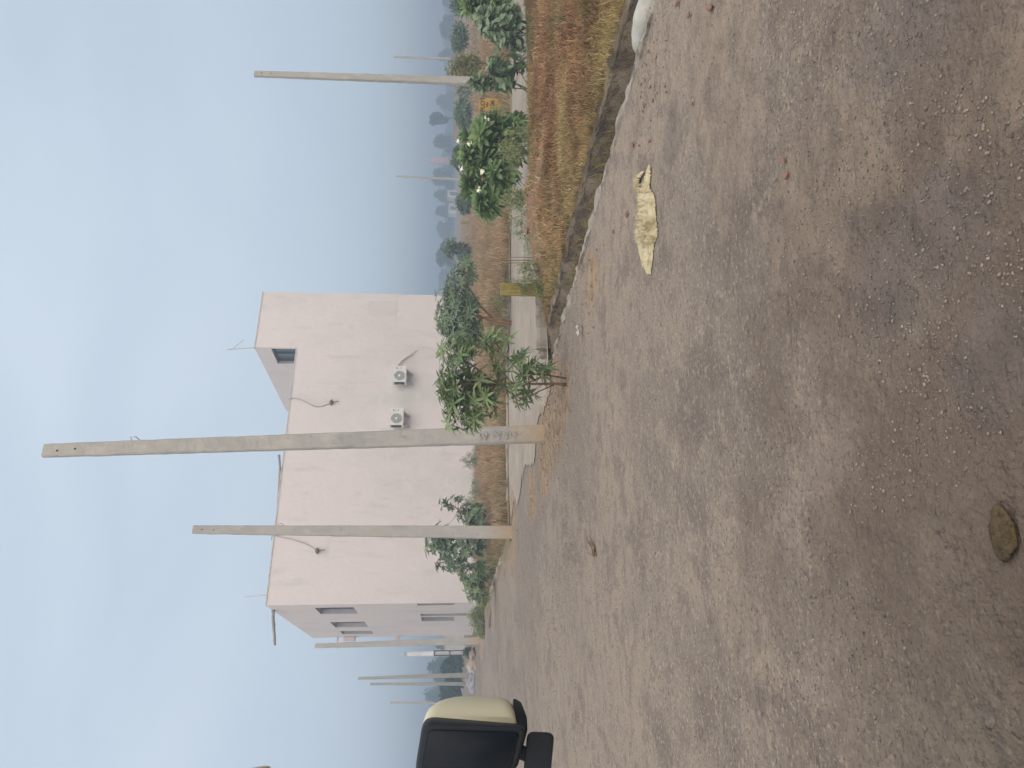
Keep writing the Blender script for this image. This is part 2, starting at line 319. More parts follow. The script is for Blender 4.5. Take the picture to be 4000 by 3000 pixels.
# soil heaped at the verge corner and round the pole feet
def heap(name, cx, cy, rx, ry, h, m, label, cat='soil', seed=0, ang=0):
    b = MB(); n = 72; rr = [0,.15,.3,.45,.6,.75,.88,1,1.08]; ca, sa = math.cos(ang), math.sin(ang)
    vs = []
    for r in rr:
        for k in range(n):
            a = 2*math.pi*k/n; q = 1+.45*mnoise.noise(Vector((math.cos(a)*1.6+seed, math.sin(a)*1.6, seed)))+.25*mnoise.noise(Vector((math.cos(a)*5+seed, math.sin(a)*5, seed)))
            X, Y = rx*r*q*math.cos(a), ry*r*q*math.sin(a)
            z = h*(1-r*r) if r < 1 else -.03*(r-.9)*8
            z += .25*h*nz3(X, Y, seed, 4)*(1-r if r < 1 else 0)
            vs.append((cx+X*ca-Y*sa, cy+X*sa+Y*ca, z+.008))
    fs = [(i*n+k, i*n+(k+1)%n, (i+1)*n+(k+1)%n, (i+1)*n+k) for i in range(len(rr)-1) for k in range(n)]
    b.add(vs, fs); o = b.build(name, m, smooth=True); tag(o, label, cat); o['kind'] = 'structure'; return o
heap('soil_patch', -10.3, 31.3, 2.4, .9, .06, M_sand, 'sandy soil at the far edge of the road', seed=17, ang=2.0)
heap('soil_patch', -15.5, 43, 7, 1.1, .06, M_sand, 'sandy strip far along the road', seed=23, ang=2.0)

# the field beyond the side road reaches the horizon
def field_z(u, v):
    w_ = u-ufar(v)
    z = .03+.14*sstep(w_, .2, 5)*sstep(v, -.6, 2.5)+.04*nz3(u, v, 0, .5)*sstep(w_, 0, 2)*sstep(v, -.6, 1)
    return z
def field_pt(w_, v):
    u = ufar(max(v, -.3))+w_
    vv = v+(.18*nz3(u, 0, 0, .8) if v < -.5 else 0)
    return UV(u, vv, field_z(u, v) - (.06 if v < -.85 else 0))
sheet('field', M_field, span(0, 26, 90)+geo(26.5, 900, .6), [-.9, -.75, -.5, -.2]+span(.1, 26, 80)+geo(26.5, 700, .6), field_pt)

# ------------------------------------------------------------------ grass
def grass(name, n, sampler, h, wdt, m, label, cat='grass', lean=.6, zf=None, parent=None, curl=.4):
    P = np.array([sampler() for _ in range(n)]); n = len(P)
    H = rng.uniform(h[0], h[1], n)*np.where(rng.random(n) < .12, 1.4, 1.0); A = rng.uniform(0, 2*np.pi, n); Ln = rng.uniform(.1, lean, n)*H; B = rng.uniform(0, 2*np.pi, n)
    Wd = rng.uniform(.6, 1.4, n)*wdt
    sx, sy = np.cos(A)*Wd, np.sin(A)*Wd; lx, ly = np.cos(B)*Ln, np.sin(B)*Ln
    V = np.zeros((n, 5, 3))
    V[:,0] = P - np.stack([sx, sy, 0*sx], 1); V[:,1] = P + np.stack([sx, sy, 0*sx], 1)
    mid = P + np.stack([lx*.35, ly*.35, H*.6], 1)
    V[:,2] = mid + np.stack([sx, sy, 0*sx], 1)*.7; V[:,3] = mid - np.stack([sx, sy, 0*sx], 1)*.7
    V[:,4] = P + np.stack([lx, ly, H*(1-curl*rng.random(n)*.8)], 1)
    V[:,0:2,2] -= .01
    me = bpy.data.meshes.new(name); me.vertices.add(n*5); me.vertices.foreach_set('co', V.reshape(-1))
    idx = np.arange(n)[:,None]*5; q = np.concatenate([idx+np.array([[0,1,2,3]]), idx+np.array([[3,2,4]])], 1).reshape(-1)
    me.loops.add(len(q)); me.loops.foreach_set('vertex_index', q)
    me.polygons.add(n*2); st = np.stack([np.arange(n)*7, np.arange(n)*7+4], 1).reshape(-1); me.polygons.foreach_set('loop_start', st)
    me.materials.append(m); me.update(calc_edges=True); me.validate()
    o = bpy.data.objects.new(name, me); COL.objects.link(o); tag(o, label, cat, None, 'stuff'); return o
GM = lambda nme, a, b, s=1.2: mat(nme, a, b, scale=s, rough=.9, island=True, trans=.15, spec=.15, p=(.3,.7), coords='Object')
G_rust = GM('dead_grass', (.13,.065,.032), (.47,.28,.14)); G_olive = GM('olive_grass', (.16,.12,.045), (.46,.35,.16)); G_green = GM('green_grass', (.07,.10,.03), (.24,.25,.10)); G_straw = GM('straw_grass', (.22,.14,.075), (.50,.37,.23)); G_drain = GM('drain_grass', (.13,.10,.04), (.30,.23,.10))
def s_verge(vlo, vhi, ulo=-11.5, uhi=UEND-.05, test=None):
    def f():
        while True:
            u = random.uniform(ulo, uhi); v = random.uniform(vlo, vhi); p = UV(u, v)
            if nz3(p.x, p.y, 21, 6)+.6*nz3(p.x, p.y, 31, 13) < random.uniform(-.5,.25): continue
            if p.y < 3.5 or abs(p.x)/p.y > .62: continue
            if test and not test(p, u, v): continue
            p.z = verge_z(p); return tuple(p)
    return f
bare = lambda p: mound(p, 2.1, 11.2, .75, 1) > .35 or mound(p, 3.0, 10.6, .45, 1) > .5
grass('verge_grass', 62000, s_verge(.6, 8.5, test=lambda p,u,v: not bare(p) and nz3(p.x, p.y, 3, .9)+.5*nz3(p.x, p.y, 17, 3.2) > -.26 and v > 1.0+1.2*nz3(u, 0, 0, 1)+random.gauss(0,.35)), (.025,.125), .004, G_rust, 'matted rust brown dead grass covering the middle of the verge', lean=1.6, curl=.8)
grass('verge_edge_grass', 26000, s_verge(.60, 6, test=lambda p,u,v: not bare(p) and v < 1.35+1.3*nz3(u, 0, 0, 1)+random.gauss(0,.45)+(2.5 if nz3(p.x,p.y,14,1.3)>.3 else 0)), (.03,.10), .0036, G_olive, 'short olive yellow grass along the drain side of the verge', lean=1.1)
grass('verge_green_grass', 15000, s_verge(1.2, 8.5, test=lambda p,u,v: not bare(p) and (nz3(p.x, p.y, 9, .8) > .22 or (u > -1.6 and v > 3))), (.04,.13), .0028, G_green, 'patches of green grass along the far side of the verge by the side road')
grass('straw_litter', 2600, s_verge(.7, 7, test=lambda p,u,v: nz3(p.x, p.y, 44, 1.2) > -.2), (.03,.10), .0045, GM('pale_straw', (.42,.32,.20), (.58,.47,.32)), 'pale broken straw littering the verge', lean=3.0, curl=1.2)
def s_drain():
    while True:
        u = random.uniform(-8.5, -1.0); v = random.uniform(.05, .55)
        if nz3(u, v, 5, 1.1) > -.12: 
            p = UV(u, v, -.25); return tuple(p)
grass('drain_grass', 8500, s_drain, (.07,.26), .0036, G_drain, 'wispy yellow weeds growing inside the open drain', lean=1.1)
BC = Vector((-8.97, 31.5, 0))            # near left corner of the house
BD1 = Vector((1, .54, 0)); BL = 13.4    # long wall direction per metre of X
def s_field(u0, u1, v0, v1, test=None):
    def f():
        while True:
            w_ = random.uniform(u0, u1); v = random.uniform(v0, v1); u = ufar(v)+w_; p = UV(u, v)
            if abs(p.x)/p.y > .62: continue
            if p.y > BC.y+(p.x-BC.x)*.54 and p.x < 4.7: continue
            if test and not test(p, u, v): continue
            p.z = field_z(u, v); return tuple(p)
    return f
grass('field_grass', 60000, s_field(.25, 17, -.4, 20, lambda p,u,v: nz3(p.x, p.y, 4, .45) > -.30), (.10,.36), .006, G_straw, 'tall straw coloured dry grass across the plot before the white house', lean=.9)
grass('field_brown_grass', 40000, s_field(.2, 15, -.5, 20, lambda p,u,v: nz3(p.x, p.y, 8, .5) > -.05), (.08,.28), .006, G_rust, 'rusty brown dry grass among the straw grass of the plot', lean=1.0)
grass('field_green_grass', 16000, s_field(.2, 22, -.6, 20, lambda p,u,v: nz3(p.x, p.y, 12, .4) > .12 or u-ufar(v) < 1.0 or v < .1), (.08,.32), .006, G_green, 'green weeds and grass scattered over the plot')
grass('far_grass', 26000, s_field(15, 60, 6, 46), (.08,.30), .012, G_straw, 'pale dry grass on the far plots to the right', lean=.9)

# ------------------------------------------------------------------ the white house
M_wall = surface('whitewash_pink', [(.605,.54,.515), ((.55,.50,.482), .30, .45, .65, 6, (1,1,.5), 'n', .8), ((.45,.46,.425), .45, .54, .74, 8, (1,1,.5), 'n', .55), ((.63,.56,.53), 1.6, .5, .7, 5, ONE, 'n', .6), ((.38,.37,.365), .9, .60, .80, 10, ONE, 'n', .6), ((.44,.41,.39), 2.6, .54, .72, 9, (1,1,.22), 'n', .5)], rough=.92, bumps=((5,.015),(40,.004)))
M_reveal = mat('window_reveal', (.45,.42,.42), (.38,.36,.37), rough=.9)
M_dark = mat('dark_edge', (.05,.05,.055), (.09,.085,.085), rough=.7)
M_glass = mat('window_glass', (.34,.39,.42), (.40,.44,.46), scale=1, rough=.25, spec=.6)
M_dglass = mat('dark_window_glass', (.035,.05,.06), (.05,.07,.08), scale=1, rough=.15, spec=.6)
M_door = mat('pale_door', (.40,.34,.31), (.46,.40,.36), rough=.7)
M_pipe = mat('grey_pvc', (.45,.45,.44), (.36,.36,.36), rough=.5)
house = empty('white_house', (BC.x, BC.y, 0), 'two storey off white house with flat parapet roof and stair room', 'house')
e1 = BD1.normalized(); e2 = Vector((-.45, 1, 0)).normalized(); K = BD1.length; DEP = 11.9; HT = D(1037, 2354, 31.5).z; HT2 = D(993, 1369, 37.2).z
T1, T2 = 10.6*K, BL*K                     # stair room from T1 to T2 along the long wall
def H(a, b, z): p = BC + e1*a + e2*b; p.z = z; return p
def wall_panel(mb, org, du, W, Hh, holes, z0=0.0, depth=.28, inward=None, mi_wall=0, mi_rev=1):
    """rectangular wall with recessed openings (u0,u1,z0,z1); reveals go inward"""
    us = sorted(set([0, W]+[q for h in holes for q in h[:2]])); zs = sorted(set([z0, Hh]+[q for h in holes for q in h[2:4]]))
    P = lambda u, z, k=0: (org + du*u + inward*k + Vector((0,0,z)))
    for i in range(len(us)-1):
        for j in range(len(zs)-1):
            um, zm = (us[i]+us[i+1])/2, (zs[j]+zs[j+1])/2
            if any(h[0] < um < h[1] and h[2] < zm < h[3] for h in holes): continue
            mb.add([P(us[i], zs[j]), P(us[i+1], zs[j]), P(us[i+1], zs[j+1]), P(us[i], zs[j+1])], [(0,1,2,3)], mi_wall)
    for h in holes:
        a, b, c, d = h[:4]
        for q in (((a,c),(b,c)), ((b,c),(b,d)), ((b,d),(a,d)), ((a,d),(a,c))):
            (u0,z0_), (u1,z1_) = q
            mb.add([P(u0,z0_), P(u1,z1_), P(u1,z1_,depth), P(u0,z0_,depth)], [(0,1,2,3)], mi_rev)
O3 = Vector((0,0,0)); B0 = Vector((BC.x, BC.y, 0))
wl = MB()
wall_panel(wl, B0, e1, T1, HT, [], inward=e2)                      # long wall, main part
wall_panel(wl, H(T1,0,0), e1, T2-T1, HT2, [], inward=e2)           # long wall under the stair room
side_holes = [(.85,2.75,5.3,6.9), (5.5,7.5,5.3,6.9), (9.1,10.5,5.3,6.9), (.10,.65,1.15,2.65), (3.15,3.95,.25,2.62), (4.25,5.7,1.1,2.62)]
wall_panel(wl, B0, e2, DEP, HT, side_holes, inward=e1)             # left side wall
wl.add([H(T2,0,0), H(T2,DEP,0), H(T2,DEP,HT), H(T2,0,HT)], [(0,1,2,3)])
wl.add([H(0,DEP,0), H(T2,DEP,0), H(T2,DEP,HT), H(0,DEP,HT)], [(0,1,2,3)])
# parapet tops and inner faces
pw = .22
for a0,b0,a1,b1 in ((0,0,T1,pw),(0,pw,pw,DEP),(pw,DEP-pw,T2,DEP)):
    wl.add([H(a0,b0,HT), H(a1,b0,HT), H(a1,b1,HT), H(a0,b1,HT)], [(0,1,2,3)])
wl.add([H(pw,pw,HT), H(T1,pw,HT), H(T1,pw,HT-1), H(pw,pw,HT-1)], [(0,1,2,3)]); wl.add([H(pw,pw,HT), H(pw,DEP-pw,HT), H(pw,DEP-pw,HT-1), H(pw,pw,HT-1)], [(0,1,2,3)]); wl.add([H(pw,DEP-pw,HT), H(T2,DEP-pw,HT), H(T2,DEP-pw,HT-1), H(pw,DEP-pw,HT-1)], [(0,1,2,3)])
wo_ = wl.build('wall', [M_wall, M_reveal], house)
rf = MB(); rf.add([H(.01,.01,HT-1), H(T2,.01,HT-1), H(T2,DEP-.01,HT-1), H(.01,DEP-.01,HT-1)], [(0,1,2,3)]); rf.build('roof', M_lip, house)
SD = 8.0
sr = MB(); sr_h = [(.12,1.75,HT+.02,HT2-.75)]
wall_panel(sr, H(T1,0,0), e2, SD, HT2, sr_h, z0=HT-1, inward=e1, depth=.2)
sr.add([H(T2,0,HT), H(T2,SD,HT), H(T2,SD,HT2), H(T2,0,HT2)], [(0,1,2,3)]); sr.add([H(T1,SD,HT-1), H(T2,SD,HT-1), H(T2,SD,HT2), H(T1,SD,HT2)], [(0,1,2,3)]); sr.add([H(T1,0,HT2), H(T2,0,HT2), H(T2,SD,HT2), H(T1,SD,HT2)], [(0,1,2,3)])
sro = sr.build('stair_room', [M_wall, M_reveal], house)
def coping(a0, a1, z, step=.16):
    b = MB(); rings = []; n = int((a1-a0)/step)
    for k in range(n+1):
        a = a0+(a1-a0)*k/n; q = .012+.016*max(0, nz3(a*2.3, z, 1, 1)); w_ = .02+.02*nz3(a*3.1, z, 5, 1)
        rings.append([H(a, -.012-w_*.3, z-.02-q*1.2), H(a, .24, z-.01), H(a, .24, z+q), H(a, -.012-w_*.3, z+q)])
    b.loft(rings); return b.build('weathered_coping', M_cop, house)
M_cop = mat('weathered_coping', (.50,.45,.44), (.12,.11,.11), scale=2.6, rough=.9, c3=(.40,.37,.36), p=(.48,.70))
coping(.0, T1-.02, HT); coping(T1, T2, HT2)
def window(face_org, du, inward, h, d, gm, name='window', bars=1, parent=house, door=False):
    a, b, c, e = h; P = lambda u, z, k: face_org + du*u + inward*k + Vector((0,0,z)); fb = MB()
    t = .055; zv = Vector((0,0,1))
    for (u0,u1,z0,z1) in ((a,b,e-t,e),(a,b,c,c+t),(a,a+t,c+t,e-t),(b-t,b,c+t,e-t))+(((a+b)/2-t/2,(a+b)/2+t/2,c+t,e-t),)*bars:
        fb.obox(P((u0+u1)/2,(z0+z1)/2,d-.03), du*((u1-u0)/2), inward*.03, zv*((z1-z0)/2))
    f = fb.build(name, M_dark if not door else M_door, parent)
    g = MB(); g.add([P(a,c,d+.005), P(b,c,d+.005), P(b,e,d+.005), P(a,e,d+.005)], [(0,1,2,3)])
    go = g.build('pane' if not door else 'door_panel', gm, parent); subpart(go, f, parent)
    return f
for k, h in enumerate(side_holes):
    if k == 4: window(B0, e2, e1, h, .28, M_door, name='door', bars=0, door=True)
    else: window(B0, e2, e1, h, .28, M_glass if k < 3 else M_dglass)
wf = window(H(T1,0,0), e2, e1, sr_h[0], .2, M_dglass)
# broken plaster at the stair room window head
pb = MB()
for k in range(14):
    pb.obox(H(T1+.09, .13+.02*random.random(), HT+.12+k*.075), e1*.05, e2*random.uniform(.02,.07), Vector((0,0,random.uniform(.02,.04))))
pb.build('broken_plaster', M_wall, house)
sp = MB(); sp.tube([H(.0,DEP-.3,HT-1.35), H(-.62,DEP-.2,HT-1.38)], .07, 8); sp.build('drain_spout', M_wall, house)
sp = MB(); sp.obox(H(-.12,DEP-.2,HT-2.0), e1*.1, e2*.25, Vector((0,0,.3))); sp.build('sun_shade', M_wall, house)
sp = MB(); sp.obox(H(-.2,DEP-.3,4.1), e1*.2, e2*.12, Vector((0,0,.10))); sp.build('sun_shade', M_wall, house)
# patches of repaired plaster (a slightly different lime wash)
M_patch = mat('grey_plaster_patch', (.50,.475,.46), (.57,.51,.485), scale=2.4, rough=.95, p=(.3,.6))
def wp(x, y, off=-.0):                  # point of the long wall plane seen at a pixel
    d = ray(x, y); nrm = Vector((-e1.y, e1.x, 0)); t = ((BC-CP).dot(nrm)+off)/d.dot(nrm); return CP+d*t
q = MB(); a_ = wp(1440, 1175, -.012); b_ = wp(1548, 1235, -.012)
q.add([Vector((a_.x,a_.y,a_.z)), Vector((b_.x,b_.y,a_.z)), Vector((b_.x,b_.y,b_.z)), Vector((a_.x,a_.y,b_.z))], [(0,1,2,3)]); q.build('plaster_patch', M_patch, house)

# cables and lamp fixtures on the wall
M_cable = mat('weathered_cable', (.46,.41,.39), (.33,.29,.28), scale=20, rough=.8); M_fix = mat('rusty_lamp_fixture', (.10,.08,.07), (.16,.12,.10), rough=.8); M_steel = mat('steel_rod', (.32,.31,.30), (.45,.44,.43), rough=.5)
def wire(pxs, r, off=-.035):
    P = [wp(x, y, off) for x, y in pxs]; out = []
    for i in range(len(P)-1):
        for k in range(6):
            t = k/6; p0, p1, p2, p3 = P[max(i-1,0)], P[i], P[i+1], P[min(i+2,len(P)-1)]
            q = .5*((2*p1)+(p2-p0)*t+(2*p0-5*p1+4*p2-p3)*t*t+(3*p1-p0-3*p2+p3)*t**3)
            out.append(q+Vector((random.uniform(-.012,.012), 0, random.uniform(-.012,.012))))
    return out+[P[-1]]
for pxs, lab in (([(1128,1560),(1150,1555),(1178,1562),(1215,1582),(1245,1588),(1275,1580),(1295,1572)], 'drooping cable with a rusty lamp fixture under the stair room'), ([(1060,2110),(1066,2090),(1085,2094),(1130,2104),(1175,2118),(1205,2130),(1240,2152)], 'drooping cable with a small lamp fixture near the left corner of the wall')):
    end = wp(*pxs[-1], -.06); t = empty('hanging_cable', end, lab, 'cable', 'cables hanging down the white wall')
    c = MB(); c.tube(wire(pxs, .03), .022, 6); c.build('cable', M_cable, t)
    c = MB(); c.loft([[end+Vector((math.cos(a)*r*1.1, math.sin(a)*r*.8, z)) for a in span(0, 2*math.pi*7/8, 8)] for r, z in ((.03,.10),(.10,.06),(.13,-.01),(.07,-.05),(.015,-.07))]); c.tube([end+Vector((0,0,-.05)), end+Vector((.06,-.05,-.32))], .018, 5); c.build('lamp_fixture', M_fix, t, True)

# air conditioner units
M_acw = mat('ac_white_paint', (.66,.64,.60), (.60,.58,.54), scale=6, rough=.5); M_acg = mat('ac_grey_grille', (.20,.20,.20), (.26,.255,.25), scale=10, rough=.6); M_black = mat('black_print', (.04,.04,.04), (.05,.05,.05)); M_hub = mat('ac_hub_plastic', (.72,.70,.62), rough=.5)
nrm_out = -Vector((-e1.y, e1.x, 0))
def ac_unit(x, y, label, first):
    c = wp(x, y, -.42) - nrm_out*.42; base = c + Vector((0,0,-.32)); t = empty('ac_unit', base, label, 'air conditioner', 'air conditioner units on the white wall')
    ctr = c + nrm_out*.42; zv = Vector((0,0,1)); hw, hh, hd = .42, .29, .16
    b = MB(); b.obox(ctr, e1*hw, nrm_out*hd, zv*hh); b.obox(ctr+zv*(hh+.01), e1*(hw+.012), nrm_out*(hd+.012), zv*.012); b.obox(ctr-zv*(hh-.005), e1*(hw+.006), nrm_out*(hd+.006), zv*.02); b.build('casing', M_acw, t)
    fc = ctr + nrm_out*(hd+.003) - e1*.11
    b = MB(); b.obox(fc, e1*.27, nrm_out*.004, zv*.255); b.build('grille_panel', M_acw, t)
    b = MB(); n = 28
    b.add([fc+nrm_out*.006+e1*(.25*math.cos(2*math.pi*k/n))+zv*(.245*math.sin(2*math.pi*k/n)) for k in range(n)], [tuple(range(n))]); gr = b.build('fan_opening', M_acg, t)
    b = MB()
    for r in (.08,.115,.15,.185,.22,.247):
        b.tube([fc+nrm_out*.016+e1*(r*math.cos(2*math.pi*k/n))+zv*(r*math.sin(2*math.pi*k/n)) for k in range(n+1)], .0045, 4, cap=False)
    for k in range(8):
        a = math.pi*k/4+.2; b.tube([fc+nrm_out*.02+e1*(.06*math.cos(a))+zv*(.06*math.sin(a)), fc+nrm_out*.02+e1*(.25*math.cos(a))+zv*(.25*math.sin(a))], .006, 4)
    subpart(b.build('guard', M_acw, t), gr, t)
    b = MB(); b.loft([[fc+nrm_out*d+e1*(r*math.cos(2*math.pi*k/16))+zv*(r*math.sin(2*math.pi*k/16)) for k in range(16)] for r, d in ((.055,.015),(.055,.03),(.035,.04))]); b.build('hub', M_hub, t)
    rp_ = ctr + nrm_out*(hd+.004) + e1*.30
    b = MB(); b.obox(rp_, e1*.105, nrm_out*.005, zv*.255); b.build('service_panel', M_acw, t)
    b = MB()
    for du_, dz, wd_, hh_ in ((0,.16,.05,.008),(-.042,.135,.008,.03),(.02,.13,.03,.008),(0,.06,.045,.007),(.0,-.06,.008,.04),(.02,-.08,.03,.007),(-.02,-.05,.02,.006)):
        b = MB(); b.obox(rp_+nrm_out*.007+e1*du_+zv*dz, e1*wd_, nrm_out*.002, zv*hh_); b.build('printed_mark', M_black, t)
    b = MB(); b.obox(ctr-e1*(hw+.003)+zv*.0, e1*.004, nrm_out*.12, zv*.23); b.build('side_vent', M_black, t)
    for s in (-1, 1):
        b = MB(); q = ctr+e1*(s*.27)-zv*(hh+.02)
        b.obox(q - nrm_out*.12, e1*.025, nrm_out*.30, zv*.022); b.obox(c+nrm_out*.012+e1*(s*.27)-zv*.42, e1*.025, nrm_out*.012, zv*.16)
        f0 = c+nrm_out*.03+e1*(s*.27)-zv*.57; f1 = q+nrm_out*.10
        b.add([f0-e1*.012, f1-e1*.012, q-nrm_out*.38-e1*.012, f0+e1*.012, f1+e1*.012, q-nrm_out*.38+e1*.012], [(0,1,2),(5,4,3),(0,3,4,1)]); b.build('bracket', M_steel, t)
    return t
ac1 = ac_unit(1562, 1466, 'white air conditioner unit nearer the stair room with a pipe above it running right', True)
b = MB(); b.tube([wp(x, y, -.08) for x, y in ((1552,1432),(1560,1422),(1572,1408),(1588,1396),(1606,1386),(1612,1381))], .03, 6); b.tube([wp(1612,1381,-.06), wp(1620,1374,-.04), wp(1627,1369,-.02)], .014, 5); b.build('pipe', M_cable, ac1)
ac_unit(1550, 1632, 'white air conditioner unit close to the tallest concrete pole', False)

# things on the roof
def rod(name, pts, r, m, label, cat, group=None, n=6):
    b = MB(); b.tube(pts, r, n); return tag(b.build(name, m, smooth=True), label, cat, group)
M_bam = mat('old_bamboo', (.20,.18,.17), (.30,.27,.25), scale=8, rough=.9)
def Hp(x, y, Y): return D(x, y, Y)
def bamboo(pxs, Ys, r, lab):
    P = [D(x, y, Y) for (x, y), Y in zip(pxs, Ys)]; out = []; rr = []
    for i in range(len(P)-1):
        for k in range(5):
            t = k/5; out.append(P[i].lerp(P[i+1], t)+Vector((0,0,random.uniform(-.012,.012)))); rr.append(r*(1.12 if k == 0 else .95)*(1-.25*(i+t)/len(P)))
    out.append(P[-1]); rr.append(r*.7); return rod('bamboo_pole', out, rr, M_bam, lab, 'bamboo pole', 'bamboo poles lying on the house roof')
bamboo([(1090,1778),(1093,1836),(1080,2052)], [wp(1100,1778,.1).y,wp(1100,1836,.1).y,wp(1080,2052,.1).y], .055, 'long grey bamboo pole lying along the parapet between the two nearest concrete poles')
bamboo([(1096,1834),(1096,1890),(1088,1960)], [wp(1100,1834,.05).y,wp(1100,1890,.05).y,wp(1090,1960,.05).y], .05, 'short grey bamboo pole lying beside the long one on the parapet')
bamboo([(1066,2385),(1068,2440),(1074,2519)], [32.6,33.0,33.4], .07, 'grey bamboo pole sticking out over the left corner of the roof')
an = empty('roof_rod', H(T1+.05,.1,HT2), 'thin white pipe with a bent steel arm standing on the stair room corner', 'pipe')
p0 = H(T1+.05,.12,HT2); p1 = D(887, 1365, p0.y)
b = MB(); b.tube([p0, p1], .028, 6); b.build('upright', M_pipe, an)
b = MB(); b.tube([D(905,1366,p0.y), D(948,1330,p0.y), D(952,1328,p0.y)], .018, 5); b.build('arm', M_steel, an)
rod('thin_roof_rod', [H(1.0,3,HT-.5), D(952, 2332, 34.5)], .022, M_pipe, 'very thin pale rod rising from the roof near its left corner', 'rod')

# ------------------------------------------------------------------ concrete poles
def pole_mat():
    m = surface('pole_concrete', [(.36,.34,.31), ((.31,.295,.275), 1.3, .45, .62, 7, (2,2,.9), 'n', .8), ((.43,.40,.35), 3, .5, .66, 6, (2,2,.8), 'n', .6), ((.21,.205,.20), 7, .60, .70, 7, ONE, 'n', .5)], bumps=((12,.012),(60,.004)))
    t = m.node_tree; bs = t.nodes['Principled BSDF']; src = bs.inputs['Base Color'].links[0].from_socket
    tcn = _n(t, 'ShaderNodeTexCoord'); sx = _n(t, 'ShaderNodeSeparateXYZ'); t.links.new(tcn.outputs['Object'], sx.inputs[0])
    nn = _n(t, 'ShaderNodeTexNoise'); nn.inputs['Scale'].default_value = 2.5; t.links.new(tcn.outputs['Object'], nn.inputs['Vector'])
    ad = _n(t, 'ShaderNodeMath', operation='MULTIPLY_ADD'); ad.inputs[1].default_value = -.8; t.links.new(nn.outputs['Fac'], ad.inputs[0]); t.links.new(sx.outputs[2], ad.inputs[2])
    mr = _n(t, 'ShaderNodeMapRange'); mr.inputs[1].default_value = .35; mr.inputs[2].default_value = -.35; mr.inputs[4].default_value = .65; t.links.new(ad.outputs[0], mr.inputs[0])
    mm = _n(t, 'ShaderNodeMix', data_type='RGBA'); mm.inputs['B'].default_value = (.36,.24,.12,1); t.links.new(mr.outputs[0], mm.inputs['Factor']); t.links.new(src, mm.inputs['A']); t.links.new(mm.outputs['Result'], bs.inputs['Base Color'])
    return m
M_pole = pole_mat(); M_hole = mat('dark_bolt_hole', (.03,.028,.028)); M_wireiron = mat('iron_wire', (.12,.10,.09), rough=.7)
def concrete_pole(base, top, w0, w1, label, yaw=.42, holes=True, loop=None, scar=False, z0=-.05):
    base = Vector(base); top = Vector(top); t = empty('concrete_pole', (base.x, base.y, 0), label, 'pole', 'bare concrete power poles')
    n = 60; rings = []; cy, sy = math.cos(yaw), math.sin(yaw); ax = Vector((cy, sy, 0)); ay = Vector((-sy, cy, 0))
    for i in range(n+1):
        k = i/n; c = base.lerp(top, k); c.z = z0+(top.z-z0)*k; hw = (w0+(w1-w0)*k)/2; hd = hw*.46; ch = .014
        q = lambda a: .006*(nz3(base.x+a*3.3, a, i*.7, 1)+.8*nz3(a, base.y, i*2.1, 1))
        rings.append([c+ax*s*(hw-e+q(j))+ay*r*(hd-f+q(j+9)) for j, (s, r, e, f) in enumerate(((-1,-1,ch,0),(1,-1,ch,0),(1,-1,0,ch),(1,1,0,ch),(1,1,ch,0),(-1,1,ch,0),(-1,1,0,ch),(-1,-1,0,ch)))])
    b = MB(); b.loft(rings)
    if scar:
        for k in range(26):
            z = .42+random.random()*.55; hw = w0/2*.95
            b.box(base+ax*(hw*random.uniform(-.75,-.15))-ay*(hw*.46+.003)+Vector((0,0,z)), (random.uniform(.015,.04), .012, random.uniform(.02,.06)), Matrix.Rotation(random.random()*3, 3, 'Y'))
    b.build('shaft', M_pole, t)
    if holes:
        for dz in (.20, .44):
            hb = MB(); c = base.lerp(top, 1-dz/top.z) - ay*(w1/2*.46+.009) + ax*random.uniform(-.02,.01); c.z = top.z-dz
            hb.loft([[c+ax*(.011*math.cos(a))-ay*o_+Vector((0,0,.013*math.sin(a))) for a in span(0, 2*math.pi*9/10, 10)] for o_ in (-.012, .002)])
            hb.build('bolt_hole', M_hole, t)
    if loop:
        c = base.lerp(top, loop/top.z)+ax*(w1/2+.02); c.z = loop
        lb = MB(); lb.tube([c+Vector((-.03,0,-.12)), c+Vector((.05,0,-.02)), c+Vector((.04,0,.05)), c+Vector((-.02,0,.02))], .006, 5); lb.build('wire_loop', M_wireiron, t)
    return t
def pole_px(bx, by, tx, ty, w0, w1, label, Y=None, **k):
    base = G(bx, by, 0) if Y is None else D(bx, by, Y); top = D(tx, ty, base.y+.02*base.y*0); base.z = 0
    return concrete_pole(base, top, w0*base.y/FPX*1.0, w1*base.y/FPX*1.0, label, **k)
pole_px(2124, 1694, 172, 1761, 70, 50, 'tallest and nearest concrete pole with chipped edges in front of the house wall', loop=5.9, scar=True)
pole_px(1999, 2080, 754, 2069, 50, 31, 'second concrete pole standing at the road edge before the leafy shrubs', loop=5.05)
pole_px(1880, 2503, 1230, 2523, 28, 17, 'third concrete pole standing past the left corner of the house')
pole_px(1838, 2636, 1399, 2650, 18, 11, 'far left concrete pole, taller of the pair before the dark green tree', holes=False)
pole_px(1834, 2671, 1446, 2672, 14, 9, 'far left concrete pole, shorter of the pair before the dark green tree', holes=False)
pole_px(1815, 2750, 1524, 2744, 10, 6.5, 'faint far concrete pole rising just above the vehicle mirror', holes=False)
pole_px(1975, 322, 994, 289, 37, 26, 'concrete pole right of the yellow plot sign behind the milkweed shrub', Y=21.5)
pole_px(1835, 233, 1538, 222, 13, 8, 'distant concrete pole behind the yellowish shrub on the right', Y=68, holes=False)
pole_px(1832, 703, 1546, 688, 11, 7, 'distant concrete pole behind the flowering shrub in front of hazy trees', Y=72, holes=False)

